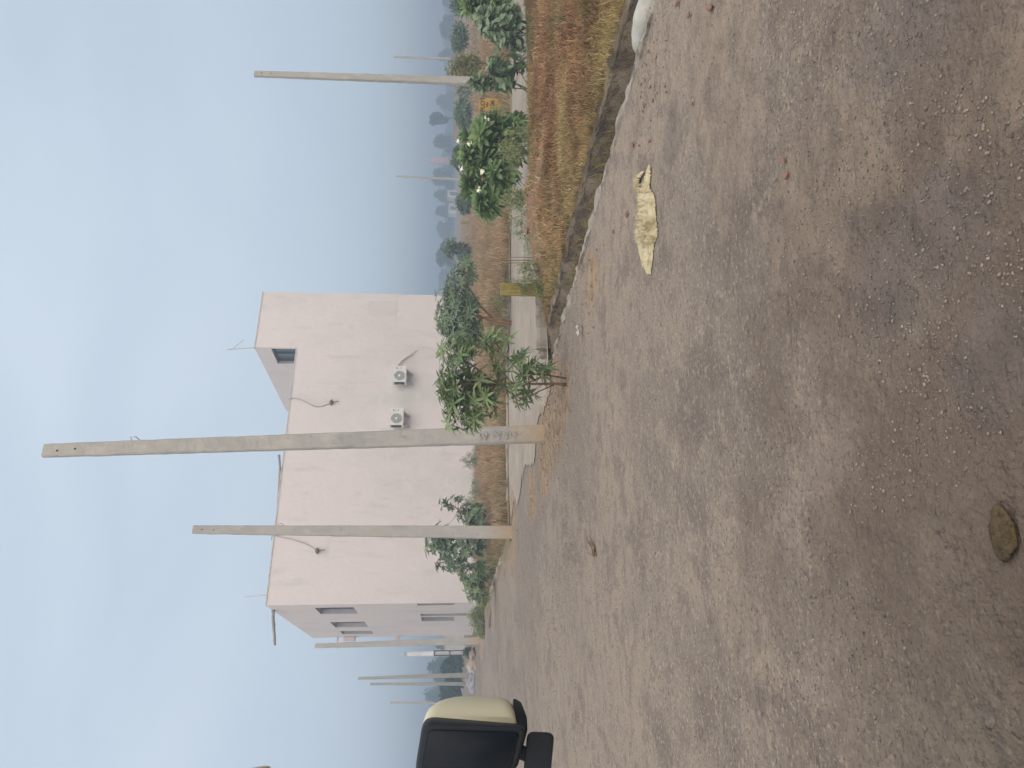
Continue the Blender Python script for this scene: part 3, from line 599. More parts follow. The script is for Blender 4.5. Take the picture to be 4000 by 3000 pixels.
# ------------------------------------------------------------------ plants
L_als = leafmat('whorled_leaves', (.12,.18,.075), (.29,.36,.17)); L_als2 = leafmat('dark_whorled_leaves', (.10,.155,.085), (.23,.295,.165)); L_plu = leafmat('frangipani_leaves', (.085,.165,.055), (.25,.34,.13)); L_cal = leafmat('milkweed_leaves', (.16,.23,.13), (.32,.38,.24)); L_weed = leafmat('weed_leaves', (.19,.23,.09), (.38,.40,.20)); L_yel = leafmat('yellowing_leaves', (.14,.15,.045), (.34,.31,.11)); L_bush = leafmat('bush_leaves', (.08,.13,.065), (.17,.22,.11)); L_pale = leafmat('pale_weed_leaves', (.24,.27,.17), (.38,.39,.26))
M_stem = mat('brown_stem', (.17,.10,.05), (.11,.065,.04), scale=14, rough=.8); M_stemr = mat('reddish_stem', (.28,.14,.06), (.18,.09,.05), scale=14, rough=.8); M_stemg = mat('green_stem', (.14,.16,.06), (.10,.12,.05), scale=14, rough=.8); M_petal = mat('white_petals', (.75,.73,.62), (.70,.66,.45), scale=30, rough=.6)
def rv(s=1.0): return Vector((random.gauss(0,1), random.gauss(0,1), random.gauss(0,1))).normalized()*s
def whorl(mb, p, d, ln, n=7, wr=.28, spread=1.0, shape=0, seg=4, tilt=(.15,.6)):
    d = d.normalized(); a = d.cross(Vector((0.3,0.2,1)))
    if a.length < .1: a = d.cross(Vector((1,0,0)))
    a.normalize(); b = d.cross(a); ph = random.random()*6.28
    for k in range(n):
        an_ = ph+2*math.pi*k/n+random.uniform(-.2,.2); o = a*math.cos(an_)+b*math.sin(an_)
        ld = o*spread + d*random.uniform(*tilt); mb.leaf(p, ld, d, ln*random.uniform(.75,1.1), ln*wr*random.uniform(.85,1.15), random.uniform(.1,.45), seg, .12, shape=shape)
def rosette(mb, p, d, ln):
    for r in range(3): whorl(mb, p - d*(.03*r), d, ln*(1-.12*(2-r)), 6+r, .30, 1.0, 1, 4, (1.3-.5*r, 1.8-.55*r))
def opp(mb, p, d, ln):
    for k in range(5):
        q = p-d*(.11*ln*4*k*.8); o = d.cross(rv()).normalized()
        for s in (1,-1): mb.leaf(q, o*s+d*random.uniform(.35,.9), d, ln*random.uniform(.8,1.1), ln*.62, .15, 5, .18, shape=2)
def small(mb, p, d, ln, n=9):
    for k in range(n): mb.leaf(p+rv(ln*.9), rv()+d*.6, rv(), ln*random.uniform(.6,1.1), ln*.42, .2, 2, .1)
def shrub(name, base, stems, crowns, n, fn, lm, sm, label, group=None, cat='shrub', rt=.02, updir=.7, hug=1.0, tw=.35, flowers=None, parts=('foliage','stem')):
    """stems: lists of world points; crowns: (centre, rx, ry, rz, weight)"""
    random.seed(sum(map(ord, label))*7+n)
    t = empty(name, base, label, cat, group); nodes = []
    sb = MB()
    for st in stems:
        r0 = st[1] if isinstance(st, tuple) else rt; pts = st[0] if isinstance(st, tuple) else st
        m = len(pts); rr = [r0*(1-.55*i/max(1,m-1)) for i in range(m)]; sb.tube(pts, rr, 7)
        for i in range(m-1):
            for k in range(5): nodes.append((pts[i].lerp(pts[i+1], (k+.5)/5), r0*.4, i/m))
    lb = MB(); ws = [c[4] for c in crowns]; cen = sum((c[0] for c in crowns), Vector())/len(crowns)
    for i in range(n):
        c = random.choices(crowns, ws)[0]
        while True:
            q = Vector((random.uniform(-1,1), random.uniform(-1,1), random.uniform(-1,1)))
            if .25 < q.length < 1: break
        q = q.normalized()*(q.length**.6)
        p = c[0]+Vector((q.x*c[1], q.y*c[2], q.z*c[3])); 
        cand = [nd for nd in nodes if nd[2] > .25 or len(nodes) < 12] or nodes
        nd = min(cand, key=lambda z: (z[0]-p).length + max(0, (z[0].z-p.z))*1.5)
        mid = nd[0].lerp(p, .5)+Vector((0,0,-.12*(p-nd[0]).length))+rv(.05*(p-nd[0]).length)
        d = ((p-mid).normalized()*hug + Vector((0,0,updir)) + Vector((q.x,q.y,q.z))*.5).normalized()
        rr = max(.0025, nd[1]*tw); sb.tube([nd[0], mid, p], [rr*1.3, rr, rr*.6], 5, cap=False)
        if i % 4 == 0: nodes.append((mid, nd[1]*.7, .8))
        fn(lb, p, d)
    lb.build(parts[0], lm, t, True); sb.build(parts[1], sm, t, True)
    if flowers:
        for fp in flowers:
            fb = MB()
            for k in range(4):
                c = fp+rv(.03); d = (Vector((0,-.6,1))+rv(.5)).normalized()
                whorl(fb, c, d, .038, 5, .55, 1, 2, 2, (.3,.6))
            fb.build('flower_cluster', M_petal, t)
    return t
def cr(x, y, Y, rx_px, ry_px, w_=1, dz=.8):   # crown ellipsoid from its outline: x vertical in the photo, y horizontal
    c = D(x, y, Y); k = Y/FPX; return (c, ry_px*k, ry_px*k*dz, rx_px*k, w_)

# the near sapling by the tallest pole
Yb = 9.15; S = lambda x, y, dy=0: D(x, y, Yb+dy)
shrub('sapling_tree', G(2217,1502), [([S(2222,1502),S(2170,1500),S(2060,1500),S(1975,1497),S(1934,1502)], .020), ([S(1934,1502),S(1890,1460,.1),S(1834,1419,.15),S(1790,1390,.2)], .013), ([S(1934,1502),S(1862,1499,-.1),S(1790,1500,-.15)], .013), ([S(1934,1502),S(1900,1550,.1),S(1850,1590,.2),S(1790,1620,.2)], .012),
    ([S(2212,1478),S(2119,1463),S(2040,1463,.05),S(1990,1405,.1),S(1948,1357,.1),S(1926,1322,.15)], .011), ([S(2170,1500),S(2080,1540,-.1),S(1990,1560,-.15)], .008)],
    [cr(1790,1390,Yb,75,85,3.5), cr(1780,1510,Yb,75,80,4), cr(1800,1610,Yb,75,75,4), cr(1880,1550,Yb,60,90,2.2), cr(1930,1470,Yb,60,60,.8), cr(1945,1350,Yb,60,40,1.0), cr(2040,1430,Yb,60,50,1.0), cr(2040,1535,Yb,55,50,.9), cr(2115,1445,Yb,30,35,.4)],
    215, lambda m,p,d: whorl(m, p, d, .17*random.uniform(.75,1.15), random.choice((5,6,7)), .21), L_als, M_stem, 'leafy green sapling with whorled leaves beside the tallest concrete pole', cat='tree', rt=.02, parts=('crown','trunk'))
# denser tree across the side road
Yb2 = 17.4; S2 = lambda x, y, dy=0: D(x, y, Yb2+dy)
shrub('whorled_leaf_tree', D(2005,1264,Yb2), [([S2(2008,1266),S2(1950,1254),S2(1885,1240),S2(1830,1215)], .05), ([S2(2004,1258),S2(1930,1248,.2),S2(1880,1200,.2),S2(1830,1150,.2)], .035), ([S2(1885,1240),S2(1840,1290),S2(1800,1320)], .03), ([S2(1880,1200),S2(1835,1130,.1),S2(1800,1070,.1)], .025)],
    [cr(1790,1230,Yb2,75,110,5), cr(1830,1250,Yb2,50,90,4), cr(1790,1120,Yb2,55,70,3), cr(1810,1060,Yb2,45,60,2), cr(1740,1150,Yb2,50,60,1.6), cr(1740,1250,Yb2,45,60,1.6), cr(1800,1330,Yb2,60,45,2), cr(1790,1385,Yb2,60,45,2), cr(1850,1330,Yb2,40,45,1)],
    380, lambda m,p,d: whorl(m, p, d, .20*random.uniform(.8,1.15), 7, .20, seg=3), L_als2, M_stemr, 'dense dark green tree with reddish stems in front of the right end of the house', cat='tree', parts=('crown','trunk'))
# frangipani with white flowers
Yp = 13.2; S3 = lambda x, y, dy=0: D(x, y, Yp+dy)
shrub('frangipani_shrub', D(2085,600,Yp), [([S3(2095,600),S3(2030,600),S3(1970,590)], .035), ([S3(2060,602),S3(2000,520),S3(1950,470)], .024), ([S3(2050,598),S3(1970,680),S3(1920,740)], .026), ([S3(1990,590),S3(1930,560),S3(1880,540)], .02), ([S3(1990,600),S3(1900,650)], .02)],
    [cr(1880,560,Yp,75,100,4), cr(1950,500,Yp,75,65,3), cr(1900,720,Yp,80,90,4), cr(1850,640,Yp,55,80,2.5), cr(1960,620,Yp,70,110,3), cr(2010,500,Yp,35,60,1), cr(1900,800,Yp,35,40,1)],
    108, lambda m,p,d: rosette(m, p, d, .27*random.uniform(.75,1.1)), L_plu, M_stemg, 'rounded frangipani shrub with white flowers left of the yellow plot sign', flowers=[S3(x,y,-.45) for x,y in ((1836,560),(1800,655),(1870,738),(1885,672),(1902,462),(1793,545))])
def weeds(name, base_px, Y, crowns, n, ln, lm, label, group=None, nst=8, sm=None, k=9):
    b = D(base_px[0], base_px[1], Y); st = []
    for c in crowns:
        for j in range(nst): st.append(([b+Vector((random.uniform(-.5,.5)*c[1],random.uniform(-.3,.3)*c[1],0)), c[0]+Vector((random.uniform(-.8,.8)*c[1],random.uniform(-.5,.5)*c[2],random.uniform(-.5,.8)*c[3]))], .004*Y/10))
    return shrub(name, b, st, crowns, n, lambda m,p,d: small(m, p, d, ln, k), lm, sm or M_stemg, label, group, cat='plant', parts=('foliage','stem'), tw=.5)
weeds('weed_plant', (2175,560), 12.1, [cr(2040,560,12.1,90,75,3), cr(2110,570,12.1,60,60,2.5), cr(2000,600,12.2,50,60,1)], 290, .045, L_weed, 'tangled light green weed growing in front of the frangipani shrub')
weeds('weed_plant', (2090,770), 12.4, [cr(2010,775,12.4,42,48,2), cr(2055,790,12.4,35,60,1)], 110, .045, L_weed, 'small light green weed at the left foot of the frangipani shrub')
weeds('weed_plant', (2140,900), 12.3, [cr(2050,880,12.3,70,60,2), cr(2080,960,12.3,40,50,1)], 110, .04, L_pale, 'straggly pale weed between the soil heap and the frangipani shrub')
weeds('weed_plant', (2170,1030), 10.9, [cr(2080,1060,10.9,55,45,1)], 60, .04, L_weed, 'sparse weed on the verge just right of the yellow marker post')
# milkweed shrubs
Yc = 12.9; S4 = lambda x, y, dy=0: D(x, y, Yc+dy)
shrub('milkweed_shrub', D(2068,350,Yc), [([S4(2072,352),S4(2000,320),S4(1930,290)], .014), ([S4(2068,366),S4(2020,330),S4(1960,300)], .012), ([S4(2072,345),S4(2010,250)], .01), ([S4(2060,348),S4(1950,340),S4(1880,350)], .01)],
    [cr(1960,300,Yc,65,60,4), cr(1890,330,Yc,60,35,1.6), cr(2020,240,Yc,40,40,1.6), cr(1930,250,Yc,50,35,1.0)], 34, lambda m,p,d: opp(m, p, d, .155), L_cal, M_stemg, 'grey green milkweed shrub with broad leaves in front of the pole by the plot sign')
shrub('milkweed_shrub', D(2066,110,Yc), [([S4(2070,110),S4(1980,110),S4(1900,100)], .014), ([S4(2070,100),S4(1980,60),S4(1900,50)], .012), ([S4(2070,120),S4(2000,170)], .012)],
    [cr(1960,110,Yc,75,75,4), cr(1900,70,Yc,50,50,2), cr(2010,150,Yc,45,45,2), cr(2000,40,Yc,45,45,1.5)], 62, lambda m,p,d: opp(m, p, d, .145), L_cal, M_stemg, 'larger grey green milkweed shrub at the right edge of the view')
shrub('frangipani_shrub', D(2050,-30,14.2), [([D(2060,-30,14.2),D(1980,-30,14.2),D(1900,-10,14.2)], .03), ([D(2040,-30,14.2),D(1960,10,14.2),D(1880,20,14.2)], .022)],
    [cr(1870,-20,14.2,75,60,3), cr(1930,10,14.2,60,45,2), cr(1830,30,14.2,30,40,1)], 52, lambda m,p,d: rosette(m, p, d, .25), L_plu, M_stemg, 'dark green frangipani shrub cut by the right edge behind the milkweed')
# shrubs farther back, about the pale kerb
def bushy(x0, x1, y0, y1, Y, ln, lm, label, n=150, name='leafy_bush', fn=None, sm=M_stem, group=None, base_x=None, cat='shrub'):
    cx, cy = (x0+x1)/2, (y0+y1)/2; hx, hy = (x1-x0)/2, (y1-y0)/2; bx = base_x or x1+.1*hx
    b = D(bx, cy, Y); b.z = max(b.z, .02)
    cs = [cr(cx+random.uniform(-.35,.35)*hx, cy+random.uniform(-.5,.5)*hy, Y, hx*random.uniform(.5,.75), hy*random.uniform(.4,.65), 1) for _ in range(4)]+[cr(cx,cy,Y,hx*.8,hy*.8,1.5)]
    return shrub(name, b, [([b, D(cx+hx*.4, cy, Y), D(cx, cy-.2*hy, Y)], .012*Y/10), ([b, D(cx+hx*.2, cy+hy*.4, Y)], .01*Y/10)], cs, n, fn or (lambda m,p,d: small(m, p, d, ln, 7)), lm, sm, label, group, cat=cat, tw=.4)
far_w = lambda ln: (lambda m,p,d: whorl(m, p, d, ln, 6, .32, seg=2))
bushy(1752, 1895, 195, 300, 24, .13, L_yel, 'yellowing shrub with bare reddish stems right of the second distant pole', 150, sm=M_stemr, base_x=1935)
bushy(1768, 1826, 95, 205, 40, .22, L_bush, 'rounded green bush farther back right of the yellowing shrub', 150)
bushy(1765, 1822, -10, 60, 42, .22, L_bush, 'hazy green bush at the far right beyond the milkweed', 110)
bushy(1775, 1838, 380, 515, 44, .3, L_bush, 'low spreading bush behind the yellow plot sign', 170, fn=far_w(.38))
bushy(1757, 1830, 565, 668, 42, .3, L_bush, 'dark bush behind the top of the flowering frangipani', 120, fn=far_w(.36))
bushy(1782, 1838, 750, 838, 42, .3, L_bush, 'small round bush just left of the flowering frangipani', 120, fn=far_w(.36))
bushy(1785, 1832, 945, 1035, 44, .3, L_bush, 'small dark bush under the slender young tree', 90, fn=far_w(.36))
bushy(1718, 1792, 930, 1005, 42, .3, L_bush, 'slender young tree with a flat open crown before hazy trees', 26, name='young_tree', fn=far_w(.40), base_x=1840, cat='tree')
bushy(1792, 1840, 320, 380, 46, .3, L_pale, 'pale low bush left of the pole by the plot sign', 70)
# shrubs by the second pole
Yl = 21.5; SL = lambda x, y, dy=0: D(x, y, Yl+dy)
shrub('leafy_shrub', D(1948,2060,Yl), [([SL(1950,2070),SL(1880,2040),SL(1820,2010),SL(1760,1970)], .04), ([SL(1950,2080),SL(1860,2120),SL(1760,2140),SL(1680,2140)], .035), ([SL(1880,2110),SL(1800,2190),SL(1700,2200)], .028)],
    [cr(1840,2010,Yl,60,45,2), cr(1770,1965,Yl,55,28,1), cr(1870,2060,Yl,40,50,1.5), cr(1780,2140,Yl,65,60,3), cr(1690,2130,Yl,50,35,1.2), cr(1720,2080,Yl,50,35,1.0), cr(1740,2210,Yl,40,40,1), cr(1860,2130,Yl,45,50,2)],
    260, lambda m,p,d: whorl(m, p, d, .16*random.uniform(.8,1.2), 6, .40, seg=3), L_als2, M_stem, 'irregular dark green shrub behind the second concrete pole')
shrub('leafy_shrub', D(1946,2230,22.5), [([D(1946,2232,22.5),D(1870,2250,22.5),D(1820,2270,22.5)], .03), ([D(1940,2228,22.5),D(1860,2220,22.5)], .03)],
    [cr(1840,2245,22.5,50,45,3), cr(1850,2300,22.5,40,45,2), cr(1880,2340,22.5,25,30,.8), cr(1800,2220,22.5,35,30,1), cr(1880,2230,22.5,30,45,2)],
    160, lambda m,p,d: whorl(m, p, d, .19, 7, .26, seg=3), L_als, M_stemr, 'low green shrub with narrow leaves left of the second concrete pole')
weeds('weed_bush', (1915,2430), 29, [cr(1880,2430,29,36,42,2), cr(1862,2400,29,30,22,1), cr(1885,2465,29,24,20,1)], 260, .10, L_weed, 'light green feathery weeds at the foot of the house corner', nst=14)
weeds('weed_bush', (1900,1790), 29, [cr(1835,1800,29,35,30,1), cr(1870,1780,29,25,40,1)], 110, .07, L_pale, 'wispy pale weeds against the wall just left of the tallest pole', nst=12)
weeds('weed_bush', (1900,1985), 27, [cr(1855,1960,27,40,50,1.5), cr(1870,1900,27,28,40,1)], 150, .07, L_pale, 'wispy pale weeds against the wall right of the second pole', nst=12)
weeds('weed_bush', (1905,2080), 24, [cr(1890,2060,24,35,70,1)], 120, .08, L_weed, 'green weeds under the shrub behind the second pole', nst=10)
weeds('weed_bush', (1990,1170), 18.5, [cr(1960,1170,18.5,28,28,1), cr(1985,1080,18.5,25,40,1)], 90, .05, L_weed, 'low green weeds at the side road edge before the dense tree', nst=8)
# bare thin sapling on the soil heap
b = MB(); bs_ = D(2120, 1015, 11.8); st = empty('thin_sapling', bs_, 'thin bare dark sapling standing on the orange soil heap', 'sapling')
for dx, top in ((0, (1895,1020)), (.02, (1985,1005)), (-.02, (1960,1028)), (.01,(2010,1040))):
    tp = D(top[0], top[1], 11.8); m_ = bs_.lerp(tp, .5)+Vector((dx,0,0)); b.tube([bs_+Vector((dx,0,0)), m_, tp], [.008,.006,.003], 5)
b.build('stem', M_stem, st, True)
b = MB()
for k in range(26): small(b, D(random.uniform(1880,1990), random.uniform(975,1060), 11.8), Vector((0,0,1)), .035, 2)
b.build('foliage', L_pale, st)

# ------------------------------------------------------------------ markers and signs
M_yel = surface('old_yellow_paint', [(.27,.21,.06), ((.19,.16,.05), 6, .46, .60, 6, ONE, 'n', .9), ((.15,.14,.06), 16, .56, .66, 6, ONE, 'n', .8)], rough=.8, bumps=((30,.006),))
yp = D(2150, 1134, 10.75); yp.z = .0
post = empty('marker_post', yp, 'old yellow concrete marker post overgrown with weeds on the verge corner', 'marker post')
b = MB(); hw = .086; rings = []
for z in span(-.1, .70, 12):
    k = 1-.03*z; q = .006*nz3(z*9, 1, 2, 1)
    rings.append([yp+Vector((s*hw*k+q, r*.06*k, z)) for s, r in ((-1,-1),(1,-1),(1,1),(-1,1))])
b.loft(rings); b.build('post', M_yel, post)
b = MB()
for k, (l0, l1) in enumerate(((.60,.42),(.58,.36),(.60,.44))):
    b.obox(yp+Vector((-.05+k*.05, -.0585, (l0+l1)/2)), Vector((.006,0,0)), Vector((0,.003,0)), Vector((.006*(k-1),0,(l0-l1)/2)))
b.build('worn_lettering', mat('faded_lettering', (.16,.12,.03), (.24,.17,.035), scale=30), post)
weeds('climbing_weed', (2160,1120), 10.6, [(yp+Vector((.02,-.12,.22)), .14,.06,.24,2), (yp+Vector((.10,-.1,.40)), .09,.06,.2,1), (yp+Vector((-.06,-.12,.1)), .12,.06,.1,1)], 95, .03, L_weed, 'fine green weed climbing over the yellow marker post', nst=6, k=7)
def text_mesh(name, s, size, origin, xdir, zdir, m, parent, ext=.003):
    c = bpy.data.curves.new(name, 'FONT'); c.body = s; c.size = size; c.align_x = 'CENTER'; c.align_y = 'CENTER'; c.extrude = ext; c.offset = .003
    o = bpy.data.objects.new(name, c); COL.objects.link(o); dg = bpy.context.evaluated_depsgraph_get(); dg.update()
    me = bpy.data.meshes.new_from_object(o.evaluated_get(dg)); bpy.data.objects.remove(o)
    nd = xdir.cross(zdir); o2 = bpy.data.objects.new(name, me); COL.objects.link(o2); me.materials.clear(); me.materials.append(m)
    for v in me.vertices: v.co = origin + xdir*v.co.x + zdir*v.co.y + nd*v.co.z - parent.location
    o2.parent = parent; return o2
sg = D(1962, 412, 20.0); sg.z = max(.05, sg.z-.02)
sign = empty('plot_sign', sg, 'yellow plot marker slab reading PLOT No 106 beside the frangipani', 'sign')
ztop = D(1871, 405, 20.0).z; sw = .165; xd = Vector((.98,-.10,0)).normalized(); nd_ = Vector((xd.y, -xd.x, 0)); zb = sg.z
prof = [(-.10,zb-.1),(.13,zb-.1),(.15,zb+.10),(sw,zb+.2),(sw*.93,ztop-.01),(-sw*.86,ztop),(-sw*1.02,zb+.25),(-sw*.95,zb+.12)]
b = MB(); pf_ = [Vector((sg.x,sg.y,0))+xd*a for a, z in prof]
b.loft([[p+nd_*.03+Vector((0,0,z)) for p,(a,z) in zip(pf_,prof)], [p-nd_*.03+Vector((0,0,z)) for p,(a,z) in zip(pf_,prof)]]); M_sgn = surface('sign_yellow_paint', [(.42,.25,.05), ((.30,.18,.04), 7, .5, .64, 6, ONE, 'n', .8)], rough=.8); b.build('slab', M_sgn, sign)
H_ = ztop-zb; tz = Vector((0.06,0,1)).normalized(); c0 = Vector((sg.x, sg.y, 0))+nd_*.034
for s, f, sz in (('PLOT', .84, .155), ('No', .66, .09), ('106', .44, .16)):
    text_mesh('lettering', s, sz, c0+Vector((0,0,zb+H_*f)), xd, tz, M_black, sign)
fp = D(1838, 870, 46); fp.z = .15
p2 = empty('marker_post', fp, 'small distant yellow marker post on the far pale kerb', 'marker post'); b = MB()
b.box(fp+Vector((0,0,.25)), (.16,.12,.66), taper=.94); b.box(fp+Vector((0,0,.62)), (.20,.15,.07), taper=.8); b.build('post', M_yel, p2)
wpst = D(1836, 530, 56); wpst.z = .1; b = MB(); b.box(wpst+Vector((0,0,.45)), (.35,.2,.9), taper=.95); b.box(wpst+Vector((0,0,.94)), (.42,.26,.07)); tag(b.build('gate_pillar', M_sand), 'small tan brick pillar on the far plots behind the frangipani', 'pillar')

# far pale kerb and brown boundary wall
def strip_wall(name, p0, p1, th, z0, z1, m, label, cat, cope=None):
    d = (p1-p0); L_ = d.length; d.normalize(); s = Vector((d.y,-d.x,0)); t = empty(name, Vector((p0.x,p0.y,z0)), label, cat); b = MB(); n = max(2, int(L_/1.0)); rings = []
    for i in range(n+1):
        c = p0+d*(L_*i/n); j = .03*nz3(i*.7, 1, 3, 1)
        rings.append([Vector((c.x,c.y,z0))-s*th/2, Vector((c.x,c.y,z0))+s*th/2, Vector((c.x,c.y,z1+j))+s*th/2, Vector((c.x,c.y,z1+j))-s*th/2])
    b.loft(rings); b.build('wall', m, t)
    if cope:
        b = MB(); b.loft([[r[3]-s*.04, r[2]+s*.04, r[2]+s*.04+Vector((0,0,.06)), r[3]-s*.04+Vector((0,0,.06))] for r in rings]); b.build('coping', cope, t)
    return t
M_bwall = surface('brown_boundary_wall', [(.25,.17,.125), ((.31,.23,.18), .9, .45, .62, 5, ONE, 'n', .8), ((.17,.13,.10), 2, .54, .66, 5, ONE, 'n', .7)], bumps=((6,.02),))
ka, kb = D(1838, 1215, 50), D(1836, -150, 58); strip_wall('far_kerb', ka, kb, .25, 0, .22, mat('far_kerb_paint', (.40,.36,.32), (.30,.27,.24), scale=.6), 'long pale kerb crossing the far plots in front of the small bushes', 'kerb')
wa, wb_ = D(1790, 545, 90), D(1790, -250, 100); strip_wall('boundary_wall', wa, wb_, .2, -.1, 1.17, M_bwall, 'long low brown boundary wall behind the far plots on the right', 'wall', cope=M_lip)

# ------------------------------------------------------------------ distant trees
L_far = leafmat('far_tree_leaves', (.03,.06,.03), (.06,.10,.045), trans=.1, scale=.3); L_dark = leafmat('dark_tree_leaves', (.012,.045,.018), (.035,.085,.03), trans=.1, scale=.5); M_bark = mat('bark', (.10,.08,.06), (.06,.05,.04), scale=3, rough=.9)
def far_tree(y0, y1, xtop, Y, label, lm=None, xbase=None, n=2200, lobes=9, group='hazy trees along the skyline', open_=0.0, name='hazy_tree', lsz=.5):
    lm = lm or L_far; k = Y/FPX; cy = (y0+y1)/2; base = D(xbase or 1790, cy, Y); base.z = 0; top = D(xtop, cy, Y).z; hw = (y1-y0)/2*k
    t = empty(name, base, label, 'tree', group); sb = MB(); lb = MB(); low = top*(.38 if open_ else .12)
    sb.tube([base+Vector((0,0,-.3)), base+Vector((.1*hw,0,top*.3)), base+Vector((-.05*hw,0,top*.6))], [.035*top,.03*top,.015*top], 7)
    ls = []
    for i in range(lobes):
        f = random.random(); z = low+(top-low)*(.15+.62*f); rr = hw*(1-.45*abs(f-.35))
        c = base+Vector((random.uniform(-.62,.62)*rr, random.uniform(-.6,.6)*rr, z)); r = Vector((random.uniform(.28,.48)*hw, random.uniform(.3,.5)*hw, min(random.uniform(.16,.30)*(top-low), top-z+.0))); ls.append((c, r))
        sb.tube([base+Vector((0,0,top*.28)), base.lerp(c, .5)+Vector((0,0,top*.12)), c], [.018*top,.012*top,.005*top], 5, cap=False)
    ls.append((base+Vector((random.uniform(-.2,.2)*hw,0,top*.86)), Vector((hw*.38,hw*.4,top*.14)))); ls.append((base+Vector((0,0,(top+low)/2)), Vector((hw*.62,hw*.6,(top-low)*.34))))
    if not open_: ls += [(base+Vector((s*.55*hw,0,top*.3)), Vector((hw*.42,hw*.4,top*.22))) for s in (-1,1)]
    for i in range(n):
        c, r = random.choice(ls); q = rv()*(random.random()**.45)*random.uniform(.85,1.12); p = c+Vector((q.x*r.x,q.y*r.y,q.z*r.z))
        a = rv(); b_ = a.cross(rv()).normalized(); s = lsz*random.uniform(.5,1.2)*(Y/200)**.5
        lb.add([p-a*s*.5-b_*s*.22, p+a*s*.1-b_*s*.35, p+a*s*.55, p+a*s*.05+b_*s*.35], [(0,1,2,3)])
    lb.build('crown', lm, t); sb.build('trunk', M_bark, t); return t
far = [(-40,38,1727,190,'hazy tree cut by the right edge of the view'), (45,165,1716,170,'broad hazy tree above the far right bush'), (183,250,1711,200,'hazy tree seen behind the yellowing shrub, crossed by a thin pole'), (296,345,1722,210,'narrow hazy tree seen through the gap right of the plot sign pole'), (362,440,1702,220,'tall hazy tree standing above the plot sign'),
  (430,500,1677,150,'open crowned hazy tree with a bare trunk, tallest on the right'), (520,600,1690,190,'rounded hazy tree above the right half of the frangipani'), (595,665,1706,240,'hazy tree below the pink temple spire'), (650,745,1686,200,'hazy tree behind the distant pole left of the temple spire'), (735,800,1693,210,'hazy tree above the small white houses'), (790,860,1700,220,'hazy tree just left of the small white houses'), (850,950,1705,230,'hazy tree right of the slender young tree'),
  (945,1048,1703,150,'darker rounded hazy tree behind the slender young tree'), (1030,1165,1712,260,'pale hazy trees touching the right end of the house')]
for i, (y0, y1, xt, Y, lab) in enumerate(far): far_tree(y0, y1, xt, Y, lab, n=2600 if y1-y0 > 60 else 1500, open_=1 if i in (5,) else 0)
for y0, y1, xt, Y, lab in ((2495,2550,1702,120,'hazy tree between the third pole and the white tower'), (2560,2668,1668,130,'tall hazy tree behind the dark green tree'), (2640,2760,1655,150,'hazy tree behind the vehicle mirror and the faintest left pole')):
    far_tree(y0, y1, xt, Y, lab, n=2400, group='hazy trees beyond the left end of the road')
far_tree(2553, 2650, 1722, 62, 'dark green tree in full leaf right behind the pair of far poles', lm=L_dark, n=6500, lobes=14, group='dark trees at the end of the road', name='dark_tree', xbase=1832, lsz=.42)
far_tree(2640, 2735, 1716, 64, 'dark green tree in full leaf next to the vehicle mirror', lm=L_dark, n=6500, lobes=14, group='dark trees at the end of the road', name='dark_tree', xbase=1832, lsz=.42)

b = MB()
for i in range(16000):
    yy = random.uniform(-120, 1230); Yd = 285+20*random.random(); tp = 1738-14*nz3(yy*.011, 1, 2, 1)-9*nz3(yy*.04, 1, 2, 1); p = D(random.uniform(tp, 1785), yy, Yd); a = rv(); c = a.cross(rv()).normalized(); q_ = random.uniform(.5,1.1)
    b.add([p-a*q_*.5-c*q_*.25, p+a*q_*.1-c*q_*.4, p+a*q_*.6, p+c*q_*.4], [(0,1,2,3)])
tag(b.build('far_wood', L_far), 'low continuous belt of hazy scrub along the horizon', 'wood', None, 'stuff')
# temple spire and small houses far away
M_spire = mat('pink_temple_plaster', (.50,.24,.17), (.58,.32,.24), scale=.5, rough=.9); tb = D(1775, 630, 230); tb.z = 0; tt = D(1662, 630, 230).z
tem = empty('temple', tb, 'pink temple spire rising above the hazy trees', 'temple', None); b = MB()
rings = []
for f, r in ((0,.9),(.3,1.0),(.5,.98),(.64,.86),(.74,.66),(.83,.44),(.90,.24),(.93,.16)):
    rr = r*1.05; rings.append([tb+Vector((rr*(1+.12*(k%2))*math.cos(2*math.pi*k/16), rr*(1+.12*(k%2))*math.sin(2*math.pi*k/16), tt*f)) for k in range(16)])
b.loft(rings); b.build('spire', M_spire, tem, True); b = MB(); b.tube([tb+Vector((0,0,tt*.92)), tb+Vector((0,0,tt*.96)), tb+Vector((0,0,tt*1.05))], [.22,.07,.03], 8); b.build('finial', M_spire, tem)
M_fwall = mat('far_white_wall', (.66,.62,.58), (.58,.55,.52), scale=.5)
for y0, y1, x0, Y, lab in ((752,778,1748,180,'small white far house, right one of two under the trees'), (800,842,1752,185,'small white far house, left one of two under the trees')):
    a = D(1775, y1, Y); c = D(1775, y0, Y); zt = D(x0, y0, Y).z; t = empty('far_house', Vector(((a.x+c.x)/2, Y, 0)), lab, 'house', 'small white houses far away'); w_ = c.x-a.x
    b = MB(); b.box(((a.x+c.x)/2, Y, zt/2), (w_, 4, zt)); b.build('wall', M_fwall, t); b = MB(); b.box(((a.x+c.x)/2, Y, zt+.1), (w_+.4, 4.4, .2)); b.build('roof', M_lip, t)
    b = MB(); b.box(((a.x+c.x)/2, Y-2.01, zt*.45), (.9, .06, 1.4)); b.build('door', M_dark, t)

